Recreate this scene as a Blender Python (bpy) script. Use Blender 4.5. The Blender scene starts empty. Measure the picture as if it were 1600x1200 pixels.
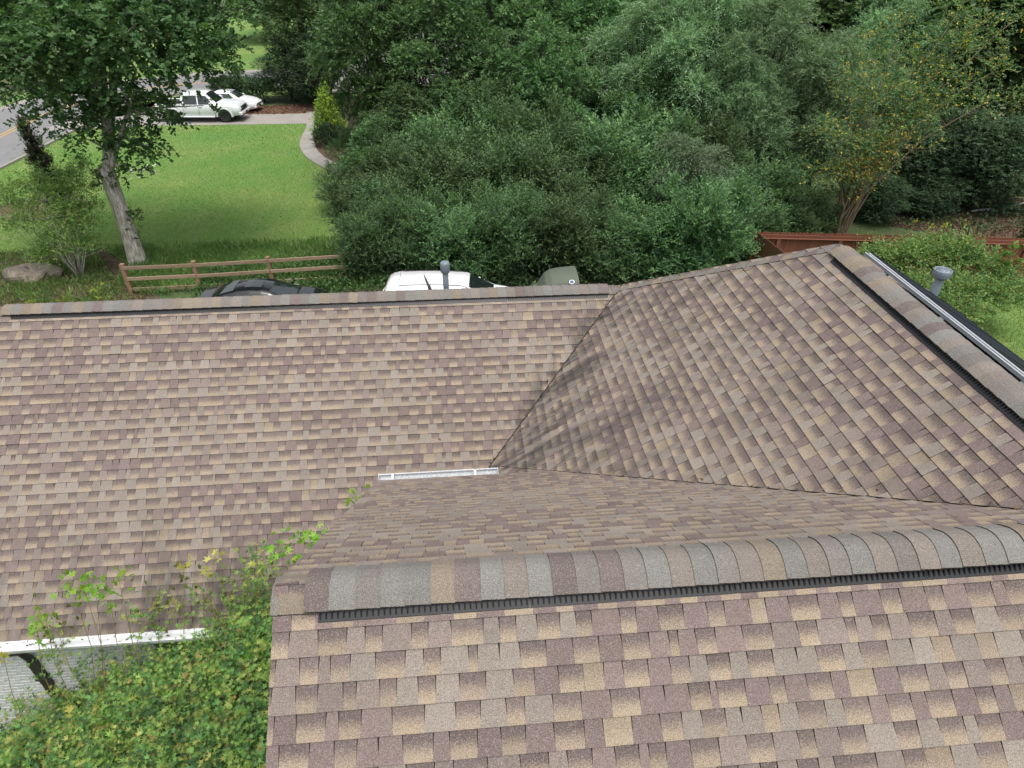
import bpy, math, random
import numpy as np
from mathutils import Vector, Matrix

# ------------------------------------------------------------------ camera, sky, sun, exposure
scene = bpy.context.scene
COL = scene.collection
H = 11.8                                    # drone height over the parking ground
PITCH = math.radians(35.094); ROLL = math.radians(0.332); F = 1028.7 / 1600.0
cam_d = bpy.data.cameras.new('camera'); cam = bpy.data.objects.new('camera', cam_d); COL.objects.link(cam)
cam_d.sensor_width = 36; cam_d.lens = 36 * F; cam_d.clip_start = 0.05; cam_d.clip_end = 2000
cam.matrix_world = Matrix.Translation((0, 0, H)) @ Matrix.Rotation(math.pi / 2 - PITCH, 4, 'X') @ Matrix.Rotation(ROLL, 4, 'Z')
scene.camera = cam
SUN_EL = math.radians(74); SUN_AZ = math.radians(160)      # azimuth clockwise from +Y: high behind the camera, a little to the right
world = bpy.data.worlds.new('World'); scene.world = world; world.use_nodes = True
wn = world.node_tree; wn.nodes.clear()
w_out = wn.nodes.new('ShaderNodeOutputWorld'); w_bg = wn.nodes.new('ShaderNodeBackground')
w_sky = wn.nodes.new('ShaderNodeTexSky'); w_sky.sky_type = 'NISHITA'; w_sky.sun_disc = False
w_sky.sun_elevation = SUN_EL; w_sky.sun_rotation = SUN_AZ; w_sky.dust_density = 6.0; w_sky.air_density = 1.2; w_sky.ozone_density = 1.0
w_hs = wn.nodes.new('ShaderNodeHueSaturation'); w_hs.inputs['Saturation'].default_value = 0.35   # thin overcast
wn.links.new(w_sky.outputs[0], w_hs.inputs['Color']); wn.links.new(w_hs.outputs[0], w_bg.inputs[0])
w_bg.inputs[1].default_value = 0.15; wn.links.new(w_bg.outputs[0], w_out.inputs[0])
sun_d = bpy.data.lights.new('sun', 'SUN'); sun_d.energy = 1.1; sun_d.angle = math.radians(25); sun_d.color = (1, 0.95, 0.87)
sun = bpy.data.objects.new('sun', sun_d); COL.objects.link(sun)
sdir = Vector((math.sin(SUN_AZ) * math.cos(SUN_EL), math.cos(SUN_AZ) * math.cos(SUN_EL), math.sin(SUN_EL)))
sun.rotation_euler = sdir.to_track_quat('Z', 'Y').to_euler()
scene.view_settings.view_transform = 'Standard'; scene.view_settings.look = 'None'
scene.view_settings.gamma = 1; scene.view_settings.use_curve_mapping = False; scene.view_settings.exposure = 0.38
scene.cycles.max_bounces = 8; scene.cycles.diffuse_bounces = 3; scene.cycles.transmission_bounces = 4; scene.cycles.transparent_max_bounces = 8

# ------------------------------------------------------------------ helpers
def ray(px, py):
    """direction of the ray through photo pixel (1600 x 1200), world axes"""
    a = (px - 800) / 1028.7; b = (600 - py) / 1028.7
    c, s = math.cos(ROLL), math.sin(ROLL); a, b = a * c - b * s, a * s + b * c
    return Vector((a, math.cos(PITCH) + b * math.sin(PITCH), -math.sin(PITCH) + b * math.cos(PITCH)))
def G(px, py, z=0.0):
    r = ray(px, py); t = (z - H) / r.z; return Vector((r.x * t, r.y * t, z))
def at(px, py, Y):
    r = ray(px, py); t = Y / r.y; return Vector((r.x * t, Y, H + r.z * t))
def project(p):
    v = cam_inv @ Vector(p)
    if v.z > -0.1: return None
    return (800 + 1028.7 * v.x / -v.z, 600 - 1028.7 * v.y / -v.z)
cam_inv = cam.matrix_world.inverted()

def mesh_obj(name, verts, faces, mat=None, parent=None, smooth=False, mats=None, fmat=None):
    me = bpy.data.meshes.new(name); me.from_pydata([tuple(v) for v in verts], [], faces); 
    for m in (mats or ([mat] if mat else [])): me.materials.append(m)
    if fmat is not None: me.polygons.foreach_set('material_index', fmat)
    if smooth: me.polygons.foreach_set('use_smooth', [True] * len(me.polygons))
    me.update(); o = bpy.data.objects.new(name, me); COL.objects.link(o)
    if parent: o.parent = parent
    return o
def tag(o, label=None, cat=None, group=None, kind=None):
    if label: o['label'] = label
    if cat: o['category'] = cat
    if group: o['group'] = group
    if kind: o['kind'] = kind
    return o
def empty(name, loc=(0, 0, 0), rz=0.0, label=None, cat=None, group=None):
    o = bpy.data.objects.new(name, None); COL.objects.link(o); o.empty_display_size = 0.3
    o.location = loc; o.rotation_euler = (0, 0, rz); return tag(o, label, cat, group)
def copy_tree(o, parent=None):
    c = o.copy(); COL.objects.link(c); c.parent = parent
    for ch in list(o.children): copy_tree(ch, c)
    return c

class MB:
    """collects boxes, tubes, lathes and prisms into one mesh"""
    def __init__(s): s.v = []; s.f = []
    def add(s, verts, faces):
        n = len(s.v); s.v += [Vector(v) for v in verts]; s.f += [tuple(i + n for i in f) for f in faces]; return s
    def box(s, c, d, rot=None, bevel=0.0):
        hx, hy, hz = d[0] / 2, d[1] / 2, d[2] / 2; R = rot or Matrix.Identity(3)
        if bevel <= 0:
            vs = [Vector((x, y, z)) for z in (-hz, hz) for y in (-hy, hy) for x in (-hx, hx)]
            fs = [(0, 2, 3, 1), (4, 5, 7, 6), (0, 1, 5, 4), (2, 6, 7, 3), (0, 4, 6, 2), (1, 3, 7, 5)]
        else:
            b = bevel; vs = []; 
            for z, k in ((-hz, b), (-hz + b, 0), (hz - b, 0), (hz, b)):
                for x, y in ((-1, -1), (1, -1), (1, 1), (-1, 1)): vs.append(Vector((x * (hx - k), y * (hy - k), z)))
            fs = [(3, 2, 1, 0), (12, 13, 14, 15)]
            for r in range(3):
                for i in range(4): fs.append((r * 4 + i, r * 4 + (i + 1) % 4, r * 4 + 4 + (i + 1) % 4, r * 4 + 4 + i))
        return s.add([R @ v + Vector(c) for v in vs], fs)
    def tube(s, pts, radii, n=8, caps=True):
        pts = [Vector(p) for p in pts]; 
        if not hasattr(radii, '__len__'): radii = [radii] * len(pts)
        vs = []; fs = []; prev = None
        for i, p in enumerate(pts):
            d = (pts[min(i + 1, len(pts) - 1)] - pts[max(i - 1, 0)])
            d = d.normalized() if d.length > 1e-9 else Vector((0, 0, 1))
            if prev is None:
                a = d.orthogonal().normalized()
            else:
                a = prev - d * prev.dot(d); a = a.normalized() if a.length > 1e-6 else d.orthogonal().normalized()
            prev = a; b = d.cross(a)
            for k in range(n):
                t = 2 * math.pi * k / n; vs.append(p + (a * math.cos(t) + b * math.sin(t)) * radii[i])
        for i in range(len(pts) - 1):
            for k in range(n): fs.append((i * n + k, i * n + (k + 1) % n, (i + 1) * n + (k + 1) % n, (i + 1) * n + k))
        if caps: fs += [tuple(reversed(range(n))), tuple(range((len(pts) - 1) * n, len(pts) * n))]
        return s.add(vs, fs)
    def lathe(s, prof, n=24, M=None):
        M = M or Matrix.Identity(4); vs = []; fs = []
        for r, z in prof:
            for k in range(n):
                t = 2 * math.pi * k / n; vs.append(M @ Vector((r * math.cos(t), r * math.sin(t), z)))
        for i in range(len(prof) - 1):
            for k in range(n): fs.append((i * n + k, i * n + (k + 1) % n, (i + 1) * n + (k + 1) % n, (i + 1) * n + k))
        fs.append(tuple(reversed(range(n)))); fs.append(tuple(range((len(prof) - 1) * n, len(prof) * n)))
        return s.add(vs, fs)
    def prism(s, poly, off):
        n = len(poly); poly = [Vector(p) for p in poly]; off = Vector(off)
        return s.add(poly + [p + off for p in poly], [tuple(range(n)), tuple(reversed(range(n, 2 * n)))] + [(i, n + i, n + (i + 1) % n, (i + 1) % n) for i in range(n)])
    def build(s, name, mat, parent=None, smooth=False):
        return mesh_obj(name, s.v, s.f, mat, parent, smooth)

# ------------------------------------------------------------------ materials
def new_mat(name):
    m = bpy.data.materials.new(name); m.use_nodes = True; nt = m.node_tree
    return m, nt, nt.nodes['Principled BSDF']
def N(nt, t, **kw):
    n = nt.nodes.new(t)
    for k, v in kw.items(): setattr(n, k, v)
    return n
def math_n(nt, op, a, b=None, clamp=False):
    n = N(nt, 'ShaderNodeMath', operation=op, use_clamp=clamp)
    for i, x in enumerate((a, b)):
        if x is None: continue
        if isinstance(x, (int, float)): n.inputs[i].default_value = x
        else: nt.links.new(x, n.inputs[i])
    return n.outputs[0]
def mix_n(nt, fac, a, b, mode='MIX'):
    n = N(nt, 'ShaderNodeMix', data_type='RGBA', blend_type=mode)
    for sock, x in ((n.inputs[0], fac), (n.inputs[6], a), (n.inputs[7], b)):
        if isinstance(x, (int, float)): sock.default_value = x
        elif isinstance(x, (tuple, list)): sock.default_value = tuple(x) + ((1,) if len(x) == 3 else ())
        else: nt.links.new(x, sock)
    return n.outputs[2]
def ramp_n(nt, fac, lo, hi, smooth=True):
    n = N(nt, 'ShaderNodeMapRange', interpolation_type='SMOOTHSTEP' if smooth else 'LINEAR')
    n.inputs['From Min'].default_value = lo; n.inputs['From Max'].default_value = hi
    nt.links.new(fac, n.inputs['Value']); return n.outputs['Result']
def noise_n(nt, scale, detail=4, vec=None, rough=0.6, dist=0.0):
    n = N(nt, 'ShaderNodeTexNoise'); n.inputs['Scale'].default_value = scale; n.inputs['Detail'].default_value = detail
    n.inputs['Roughness'].default_value = rough; n.inputs['Distortion'].default_value = dist
    if vec is not None: nt.links.new(vec, n.inputs['Vector'])
    return n.outputs['Fac']
def objco(nt, scale=None, rot=None):
    tc = N(nt, 'ShaderNodeTexCoord').outputs['Object']
    if scale is None and rot is None: return tc
    mp = N(nt, 'ShaderNodeMapping')
    if scale: mp.inputs['Scale'].default_value = scale
    if rot: mp.inputs['Rotation'].default_value = rot
    nt.links.new(tc, mp.inputs['Vector']); return mp.outputs[0]
def bump(nt, bsdf, h, strength=0.3, dist=0.02):
    b = N(nt, 'ShaderNodeBump'); b.inputs['Strength'].default_value = strength; b.inputs['Distance'].default_value = dist
    nt.links.new(h, b.inputs['Height']); nt.links.new(b.outputs[0], bsdf.inputs['Normal'])
def simple(name, col, rough=0.5, metal=0.0, var=0.15, scale=8.0, spec=0.5, bumps=0.0, coat=0.0, fine=0.0):
    m, nt, b = new_mat(name); vec = objco(nt); f = noise_n(nt, scale, 5, vec)
    c = mix_n(nt, f, tuple(x * (1 - var) for x in col), tuple(min(1, x * (1 + var)) for x in col))
    if fine:
        g = noise_n(nt, fine, 2, vec); c = mix_n(nt, ramp_n(nt, g, 0.4, 0.65), c, tuple(x * 0.7 for x in col))
    nt.links.new(c, b.inputs['Base Color']); b.inputs['Roughness'].default_value = rough; b.inputs['Metallic'].default_value = metal
    b.inputs['Specular IOR Level'].default_value = spec; b.inputs['Coat Weight'].default_value = coat; b.inputs['Coat Roughness'].default_value = 0.05
    if bumps: bump(nt, b, noise_n(nt, fine or scale * 4, 4, vec), bumps)
    return m

def shingle_mat():
    m, nt, b = new_mat('asphalt_shingle'); vec = objco(nt)
    top = N(nt, 'ShaderNodeAttribute', attribute_name='tone_top').outputs['Color']
    bot = N(nt, 'ShaderNodeAttribute', attribute_name='tone_bottom').outputs['Color']
    fade = N(nt, 'ShaderNodeAttribute', attribute_name='fade').outputs['Fac']
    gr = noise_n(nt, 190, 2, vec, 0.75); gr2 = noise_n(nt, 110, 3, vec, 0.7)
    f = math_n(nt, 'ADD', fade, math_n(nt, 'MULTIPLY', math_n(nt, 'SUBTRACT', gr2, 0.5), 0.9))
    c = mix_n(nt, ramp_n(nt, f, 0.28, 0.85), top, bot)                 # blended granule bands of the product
    sp = N(nt, 'ShaderNodeMapRange'); sp.inputs['From Min'].default_value = 0.3; sp.inputs['From Max'].default_value = 0.7
    sp.inputs['To Min'].default_value = 0.45; sp.inputs['To Max'].default_value = 1.55; nt.links.new(gr, sp.inputs['Value'])
    mul = N(nt, 'ShaderNodeVectorMath', operation='SCALE'); nt.links.new(c, mul.inputs[0]); nt.links.new(sp.outputs[0], mul.inputs['Scale'])
    c = mul.outputs[0]
    vor = N(nt, 'ShaderNodeTexVoronoi'); vor.inputs['Scale'].default_value = 210; nt.links.new(vec, vor.inputs['Vector'])
    sepc = N(nt, 'ShaderNodeSeparateColor'); nt.links.new(vor.outputs['Color'], sepc.inputs[0])
    c = mix_n(nt, math_n(nt, 'MULTIPLY', math_n(nt, 'GREATER_THAN', sepc.outputs[0], 0.91), 0.34), c, (0.42, 0.38, 0.34))   # pale granules
    # algae streaks: stains with a shape of their own, running down the slopes
    st = N(nt, 'ShaderNodeAttribute', attribute_name='stain'); sv = N(nt, 'ShaderNodeSeparateColor'); nt.links.new(st.outputs['Color'], sv.inputs[0])
    cmb = N(nt, 'ShaderNodeCombineXYZ'); nt.links.new(math_n(nt, 'MULTIPLY', sv.outputs[1], 3.4), cmb.inputs[0]); nt.links.new(math_n(nt, 'MULTIPLY', sv.outputs[2], 0.75), cmb.inputs[1])
    streak = noise_n(nt, 1.0, 5, cmb.outputs[0], 0.62, 0.3)
    amt = math_n(nt, 'MULTIPLY', ramp_n(nt, streak, 0.41, 0.68), sv.outputs[0], True)
    c = mix_n(nt, amt, c, (0.052, 0.05, 0.047))
    big = noise_n(nt, 0.9, 3, vec); c = mix_n(nt, math_n(nt, 'MULTIPLY', ramp_n(nt, big, 0.45, 0.75), 0.16), c, (0.12, 0.105, 0.09))
    nt.links.new(c, b.inputs['Base Color']); b.inputs['Roughness'].default_value = 0.95; b.inputs['Specular IOR Level'].default_value = 0.15
    bump(nt, b, gr, 0.5, 0.004); return m

def leaf_mat(name, trans=0.3, rough=0.55, spec=0.22):
    m, nt, b = new_mat(name); out = nt.nodes['Material Output']
    col = N(nt, 'ShaderNodeAttribute', attribute_name='leaf_tint').outputs['Color']
    oi = N(nt, 'ShaderNodeObjectInfo').outputs['Random']
    hs = N(nt, 'ShaderNodeHueSaturation')
    nt.links.new(math_n(nt, 'ADD', math_n(nt, 'MULTIPLY', oi, 0.03), 0.485), hs.inputs['Hue'])
    nt.links.new(math_n(nt, 'ADD', math_n(nt, 'MULTIPLY', oi, 0.62), 0.69), hs.inputs['Value']); nt.links.new(col, hs.inputs['Color'])
    nt.links.new(hs.outputs[0], b.inputs['Base Color']); b.inputs['Roughness'].default_value = rough; b.inputs['Specular IOR Level'].default_value = spec
    tr = N(nt, 'ShaderNodeBsdfTranslucent'); nt.links.new(mix_n(nt, 1.0, hs.outputs[0], (1.5, 1.7, 0.9), 'MULTIPLY'), tr.inputs[0])
    mx = N(nt, 'ShaderNodeMixShader'); mx.inputs[0].default_value = trans
    nt.links.new(b.outputs[0], mx.inputs[1]); nt.links.new(tr.outputs[0], mx.inputs[2]); nt.links.new(mx.outputs[0], out.inputs[0]); return m
def bark_mat(name, col, scale=(14, 14, 3), contrast=0.5):
    m, nt, b = new_mat(name); vec = objco(nt, scale); f = noise_n(nt, 1.0, 6, vec, 0.65)
    c = mix_n(nt, ramp_n(nt, f, 0.35, 0.68), tuple(x * (1 - contrast) for x in col), tuple(x * (1 + contrast * .6) for x in col))
    lich = noise_n(nt, 1.7, 4, objco(nt)); c = mix_n(nt, math_n(nt, 'MULTIPLY', ramp_n(nt, lich, 0.5, 0.7), 0.45), c, (0.30, 0.31, 0.26))
    nt.links.new(c, b.inputs['Base Color']); b.inputs['Roughness'].default_value = 0.95; bump(nt, b, f, 0.8, 0.05); return m
def wood_mat(name, c1, c2, axis_scale=(2, 40, 40)):
    m, nt, b = new_mat(name); vec = objco(nt, axis_scale); f = noise_n(nt, 1.0, 6, vec, 0.65, 0.6)
    c = mix_n(nt, ramp_n(nt, f, 0.3, 0.7), c1, c2); oi = N(nt, 'ShaderNodeObjectInfo').outputs['Random']
    c = mix_n(nt, math_n(nt, 'MULTIPLY', oi, 0.35), c, tuple(x * 0.45 for x in c1))
    nt.links.new(c, b.inputs['Base Color']); b.inputs['Roughness'].default_value = 0.85; bump(nt, b, f, 0.4, 0.01); return m
def paint_mat(name, col, metal=0.0, rough=0.25, dirt=0.12):
    m, nt, b = new_mat(name); vec = objco(nt); f = noise_n(nt, 2.2, 5, vec)
    nt.links.new(mix_n(nt, math_n(nt, 'MULTIPLY', ramp_n(nt, f, 0.45, 0.8), dirt), col, (0.25, 0.23, 0.2)), b.inputs['Base Color'])
    b.inputs['Metallic'].default_value = metal; b.inputs['Roughness'].default_value = rough; b.inputs['Coat Weight'].default_value = 0.6; b.inputs['Coat Roughness'].default_value = 0.06
    return m
def glass_mat(name, col=(0.012, 0.018, 0.018)):
    m, nt, b = new_mat(name); f = noise_n(nt, 3.0, 3, objco(nt))
    nt.links.new(mix_n(nt, f, tuple(x * .8 for x in col), tuple(x * 1.4 for x in col)), b.inputs['Base Color'])
    b.inputs['Roughness'].default_value = 0.03; b.inputs['Specular IOR Level'].default_value = 0.9; b.inputs['Coat Weight'].default_value = 0.5; b.inputs['Coat Roughness'].default_value = 0.02; return m

M = {}
M['shingle'] = shingle_mat()
M['deck'] = simple('roof_felt', (0.05, 0.045, 0.042), 0.95, scale=6)
M['vent_black'] = simple('black_vent_plastic', (0.011, 0.012, 0.014), 0.45, scale=20, spec=0.5)
M['gutter_white'] = simple('white_gutter_metal', (0.66, 0.68, 0.70), 0.4, var=0.16, scale=3.5, fine=45)
M['pipe_grey'] = simple('grey_vent_pipe', (0.20, 0.25, 0.29), 0.5, var=0.18, scale=14, fine=90)
M['pipe_cap'] = simple('pale_pipe_cap', (0.52, 0.56, 0.58), 0.45, var=0.12, scale=20)
M['galv'] = simple('galvanised_flashing', (0.36, 0.38, 0.40), 0.45, metal=0.4, scale=18)
M['alu'] = simple('aluminium_frame', (0.72, 0.75, 0.78), 0.35, metal=0.2, var=0.05); M['rail_dark'] = simple('dark_rail_channel', (0.13, 0.15, 0.165), 0.5)
M['black_frame'] = simple('black_anodised_frame', (0.02, 0.022, 0.026), 0.35, metal=0.3)
M['cell'] = simple('solar_glass', (0.010, 0.013, 0.030), 0.5, spec=0.12, var=0.1)
M['brick_white'] = simple('white_painted_brick', (0.84, 0.85, 0.85), 0.75, var=0.14, scale=11, fine=60, bumps=0.5)
M['mortar_white'] = simple('painted_mortar', (0.70, 0.71, 0.72), 0.9, var=0.1, fine=80)
M['brown_metal'] = simple('brown_downspout', (0.045, 0.036, 0.033), 0.4)
M['soffit'] = simple('brown_soffit_board', (0.07, 0.055, 0.048), 0.7)
M['brick_tan'] = None
for k, c, t in (('maple', 0, .32), ('oak', 0, .28), ('holly', 0, .18), ('willow', 0, .3), ('hedge', 0, .25), ('conifer', 0, .12), ('grass', 0, .3), ('shoot', 0, .4)):
    M['leaf_' + k] = leaf_mat(k + '_leaf', t)
M['bark_grey'] = bark_mat('grey_bark', (0.56, 0.52, 0.46))
M['bark_dark'] = bark_mat('dark_bark', (0.06, 0.05, 0.042))
M['bark_tan'] = bark_mat('tan_smooth_bark', (0.21, 0.155, 0.095), contrast=0.35)
M['twig'] = simple('olive_twig', (0.27, 0.235, 0.075), 0.7)
M['rail_wood'] = wood_mat('weathered_cedar', (0.28, 0.19, 0.12), (0.45, 0.34, 0.24))
M['post_wood'] = wood_mat('weathered_cedar_post', (0.25, 0.15, 0.09), (0.37, 0.25, 0.16), (40, 40, 2))
M['red_fence'] = wood_mat('red_stained_board', (0.16, 0.055, 0.03), (0.25, 0.095, 0.052), (40, 40, 2))
M['red_rail'] = wood_mat('red_stained_rail', (0.17, 0.06, 0.034), (0.25, 0.10, 0.056))
M['white_paint'] = paint_mat('white_car_paint', (0.80, 0.81, 0.82))
M['silver_white'] = paint_mat('pearl_white_car_paint', (0.68, 0.72, 0.73), 0.0, 0.25)
M['black_paint'] = paint_mat('black_car_paint', (0.010, 0.012, 0.013), 0.0, 0.12, 0.02)
M['car_glass'] = glass_mat('car_glass')
M['tyre'] = simple('tyre_rubber', (0.015, 0.015, 0.016), 0.85, scale=30)
M['rim'] = simple('alloy_rim', (0.42, 0.43, 0.45), 0.3, metal=0.8, var=0.05)
M['dark_rim'] = simple('dark_alloy_rim', (0.05, 0.05, 0.055), 0.35, metal=0.6)
M['trim'] = simple('black_plastic_trim', (0.02, 0.02, 0.021), 0.55)
M['lamp'] = simple('clear_headlamp', (0.55, 0.55, 0.52), 0.1, scale=14)
M['amber'] = simple('amber_lens', (0.55, 0.22, 0.03), 0.2)
M['red_lens'] = simple('red_tail_lens', (0.30, 0.01, 0.01), 0.2)
M['chrome'] = simple('chrome_trim', (0.55, 0.56, 0.58), 0.15, metal=1.0, var=0.03)
M['tarp'] = simple('olive_grey_cover', (0.105, 0.125, 0.095), 0.75, var=0.15, scale=4, bumps=0.2)
M['badge_white'] = simple('white_badge', (0.75, 0.77, 0.8), 0.5)
M['badge_blue'] = simple('blue_badge', (0.05, 0.09, 0.22), 0.5)
M['rock'] = None

def ground_mats():
    # lawn
    m, nt, b = new_mat('mown_lawn'); v = objco(nt)
    f1 = noise_n(nt, 0.16, 4, v); f2 = noise_n(nt, 1.3, 5, objco(nt, (1.4, 0.35, 1), (0, 0, 0.6))); f3 = noise_n(nt, 24, 3, v, 0.7); f4 = noise_n(nt, 0.7, 5, v, 0.6, 0.7)
    c = mix_n(nt, ramp_n(nt, f1, 0.35, 0.66), (0.225, 0.305, 0.095), (0.120, 0.255, 0.062))
    c = mix_n(nt, math_n(nt, 'MULTIPLY', ramp_n(nt, f2, 0.42, 0.62), 0.7), c, (0.15, 0.265, 0.06))
    c = mix_n(nt, math_n(nt, 'MULTIPLY', ramp_n(nt, f4, 0.52, 0.72), 0.4), c, (0.26, 0.265, 0.12))
    c = mix_n(nt, math_n(nt, 'MULTIPLY', ramp_n(nt, f3, 0.45, 0.7), 0.5), c, (0.06, 0.12, 0.03))
    nt.links.new(c, b.inputs['Base Color']); b.inputs['Roughness'].default_value = 0.9; b.inputs['Specular IOR Level'].default_value = 0.2; bump(nt, b, f3, 0.8, 0.06); M['lawn'] = m
    # leaf litter and soil
    m, nt, b = new_mat('leaf_litter'); v = objco(nt); f1 = noise_n(nt, 1.2, 6, v); f2 = noise_n(nt, 14, 6, v, 0.75); f3 = noise_n(nt, 0.35, 3, v)
    c = mix_n(nt, ramp_n(nt, f2, 0.35, 0.68), (0.075, 0.05, 0.032), (0.24, 0.175, 0.12))
    c = mix_n(nt, math_n(nt, 'MULTIPLY', ramp_n(nt, f1, 0.45, 0.65), 0.6), c, (0.06, 0.085, 0.03)); c = mix_n(nt, math_n(nt, 'MULTIPLY', f3, 0.3), c, (0.05, 0.04, 0.03))
    nt.links.new(c, b.inputs['Base Color']); b.inputs['Roughness'].default_value = 0.95; bump(nt, b, f2, 0.9, 0.08); M['litter'] = m
    # ground cover seen between plants
    m, nt, b = new_mat('wooded_ground'); v = objco(nt); f1 = noise_n(nt, 0.6, 6, v); f2 = noise_n(nt, 9, 6, v, 0.75)
    c = mix_n(nt, ramp_n(nt, f2, 0.35, 0.68), (0.05, 0.09, 0.03), (0.12, 0.17, 0.06)); c = mix_n(nt, math_n(nt, 'MULTIPLY', ramp_n(nt, f1, 0.5, 0.65), 0.7), c, (0.10, 0.075, 0.045))
    nt.links.new(c, b.inputs['Base Color']); b.inputs['Roughness'].default_value = 0.95; bump(nt, b, f2, 0.9, 0.08); M['ground'] = m
    # pine straw / mulch
    m, nt, b = new_mat('bark_mulch'); v = objco(nt); f2 = noise_n(nt, 18, 6, v, 0.8); f1 = noise_n(nt, 0.9, 5, v)
    c = mix_n(nt, ramp_n(nt, f2, 0.35, 0.68), (0.06, 0.032, 0.02), (0.21, 0.13, 0.09)); c = mix_n(nt, math_n(nt, 'MULTIPLY', ramp_n(nt, f1, 0.5, 0.7), 0.5), c, (0.28, 0.22, 0.17))
    nt.links.new(c, b.inputs['Base Color']); b.inputs['Roughness'].default_value = 0.95; bump(nt, b, f2, 0.9, 0.06); M['mulch'] = m
    # concrete
    m, nt, b = new_mat('weathered_concrete'); v = objco(nt); f1 = noise_n(nt, 0.8, 6, v, 0.65); f2 = noise_n(nt, 40, 3, v)
    c = mix_n(nt, f1, (0.20, 0.185, 0.165), (0.41, 0.395, 0.365)); c = mix_n(nt, math_n(nt, 'MULTIPLY', ramp_n(nt, f2, 0.45, 0.7), 0.2), c, (0.14, 0.13, 0.115))
    nt.links.new(c, b.inputs['Base Color']); b.inputs['Roughness'].default_value = 0.85; bump(nt, b, f2, 0.3, 0.01); M['concrete'] = m
    # asphalt, old and pale
    m, nt, b = new_mat('old_asphalt'); v = objco(nt); f1 = noise_n(nt, 0.5, 6, v, 0.65); f2 = noise_n(nt, 60, 3, v); cr = noise_n(nt, 1.6, 7, objco(nt, (1, 1, 1)), 0.7, 1.5)
    c = mix_n(nt, f1, (0.17, 0.17, 0.175), (0.27, 0.27, 0.275)); c = mix_n(nt, math_n(nt, 'MULTIPLY', ramp_n(nt, cr, 0.56, 0.62), 0.35), c, (0.09, 0.09, 0.09))
    c = mix_n(nt, math_n(nt, 'MULTIPLY', f2, 0.25), c, (0.1, 0.1, 0.1)); nt.links.new(c, b.inputs['Base Color']); b.inputs['Roughness'].default_value = 0.85; M['asphalt'] = m
    m, nt, b = new_mat('worn_yellow_paint'); f = noise_n(nt, 9, 5, objco(nt), 0.7)
    nt.links.new(mix_n(nt, ramp_n(nt, f, 0.52, 0.72), (0.55, 0.34, 0.06), (0.24, 0.23, 0.2)), b.inputs['Base Color']); b.inputs['Roughness'].default_value = 0.8; M['yellow'] = m
    m, nt, b = new_mat('lichen_rock'); v = objco(nt); f1 = noise_n(nt, 1.4, 7, v, 0.7, 0.6); f2 = noise_n(nt, 10, 5, v, 0.7)
    c = mix_n(nt, ramp_n(nt, f1, 0.35, 0.65), (0.11, 0.095, 0.08), (0.31, 0.265, 0.21)); c = mix_n(nt, math_n(nt, 'MULTIPLY', ramp_n(nt, f2, 0.5, 0.7), 0.5), c, (0.10, 0.10, 0.08))
    nt.links.new(c, b.inputs['Base Color']); b.inputs['Roughness'].default_value = 0.9; bump(nt, b, f1, 0.8, 0.08); M['rock'] = m
    m, nt, b = new_mat('far_brickwork'); v = objco(nt); br = N(nt, 'ShaderNodeTexBrick'); nt.links.new(objco(nt, None, (math.pi / 2, 0, 0)), br.inputs['Vector'])
    br.inputs['Color1'].default_value = (0.34, 0.25, 0.20, 1); br.inputs['Color2'].default_value = (0.42, 0.33, 0.27, 1); br.inputs['Mortar'].default_value = (0.45, 0.42, 0.38, 1); br.inputs['Scale'].default_value = 4.4
    nt.links.new(br.outputs[0], b.inputs['Base Color']); b.inputs['Roughness'].default_value = 0.9; M['brick_tan'] = m
ground_mats()

# ------------------------------------------------------------------ the ground and the roads (the setting)
def sheet(name, pts, z, mat, kind='structure'):
    o = mesh_obj(name, [(p[0], p[1], z) for p in pts], [tuple(range(len(pts)))], mat); tag(o, kind=kind)
    if o.data.polygons[0].normal.z < 0: o.data.flip_normals()
    return o
def strip(name, L, R, z, mat, parent=None):
    n = len(L); vs = [(p[0], p[1], z) for p in L] + [(p[0], p[1], z) for p in R]
    o = mesh_obj(name, vs, [(i, i + 1, n + i + 1, n + i) for i in range(n - 1)], mat, parent)
    if o.data.polygons[0].normal.z < 0: o.data.flip_normals()
    return o
def smooth_path(pts, n=8):
    pts = [Vector((p[0], p[1], 0)) for p in pts]; out = []
    for i in range(len(pts) - 1):
        p0 = pts[max(i - 1, 0)]; p1 = pts[i]; p2 = pts[i + 1]; p3 = pts[min(i + 2, len(pts) - 1)]
        for k in range(n):
            t = k / n; out.append(0.5 * ((2 * p1) + (-p0 + p2) * t + (2 * p0 - 5 * p1 + 4 * p2 - p3) * t * t + (-p0 + 3 * p1 - 3 * p2 + p3) * t ** 3))
    out.append(pts[-1]); return out
def offset_path(path, d):
    out = []
    for i, p in enumerate(path):
        t = (path[min(i + 1, len(path) - 1)] - path[max(i - 1, 0)]).normalized(); out.append(p + Vector((-t.y, t.x, 0)) * d)
    return out
def grid_ground(name, x0, x1, y0, y1, nx, ny, mat):
    rng = random.Random(3); vs = []; fs = []
    for j in range(ny + 1):
        for i in range(nx + 1): vs.append((x0 + (x1 - x0) * i / nx, y0 + (y1 - y0) * j / ny, 0.0))
    for j in range(ny):
        for i in range(nx): a = j * (nx + 1) + i; fs.append((a, a + 1, a + nx + 2, a + nx + 1))
    return tag(mesh_obj(name, vs, fs, mat), kind='structure')
grid_ground('ground', -700, 700, -300, 1100, 14, 14, M['ground'])

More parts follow.
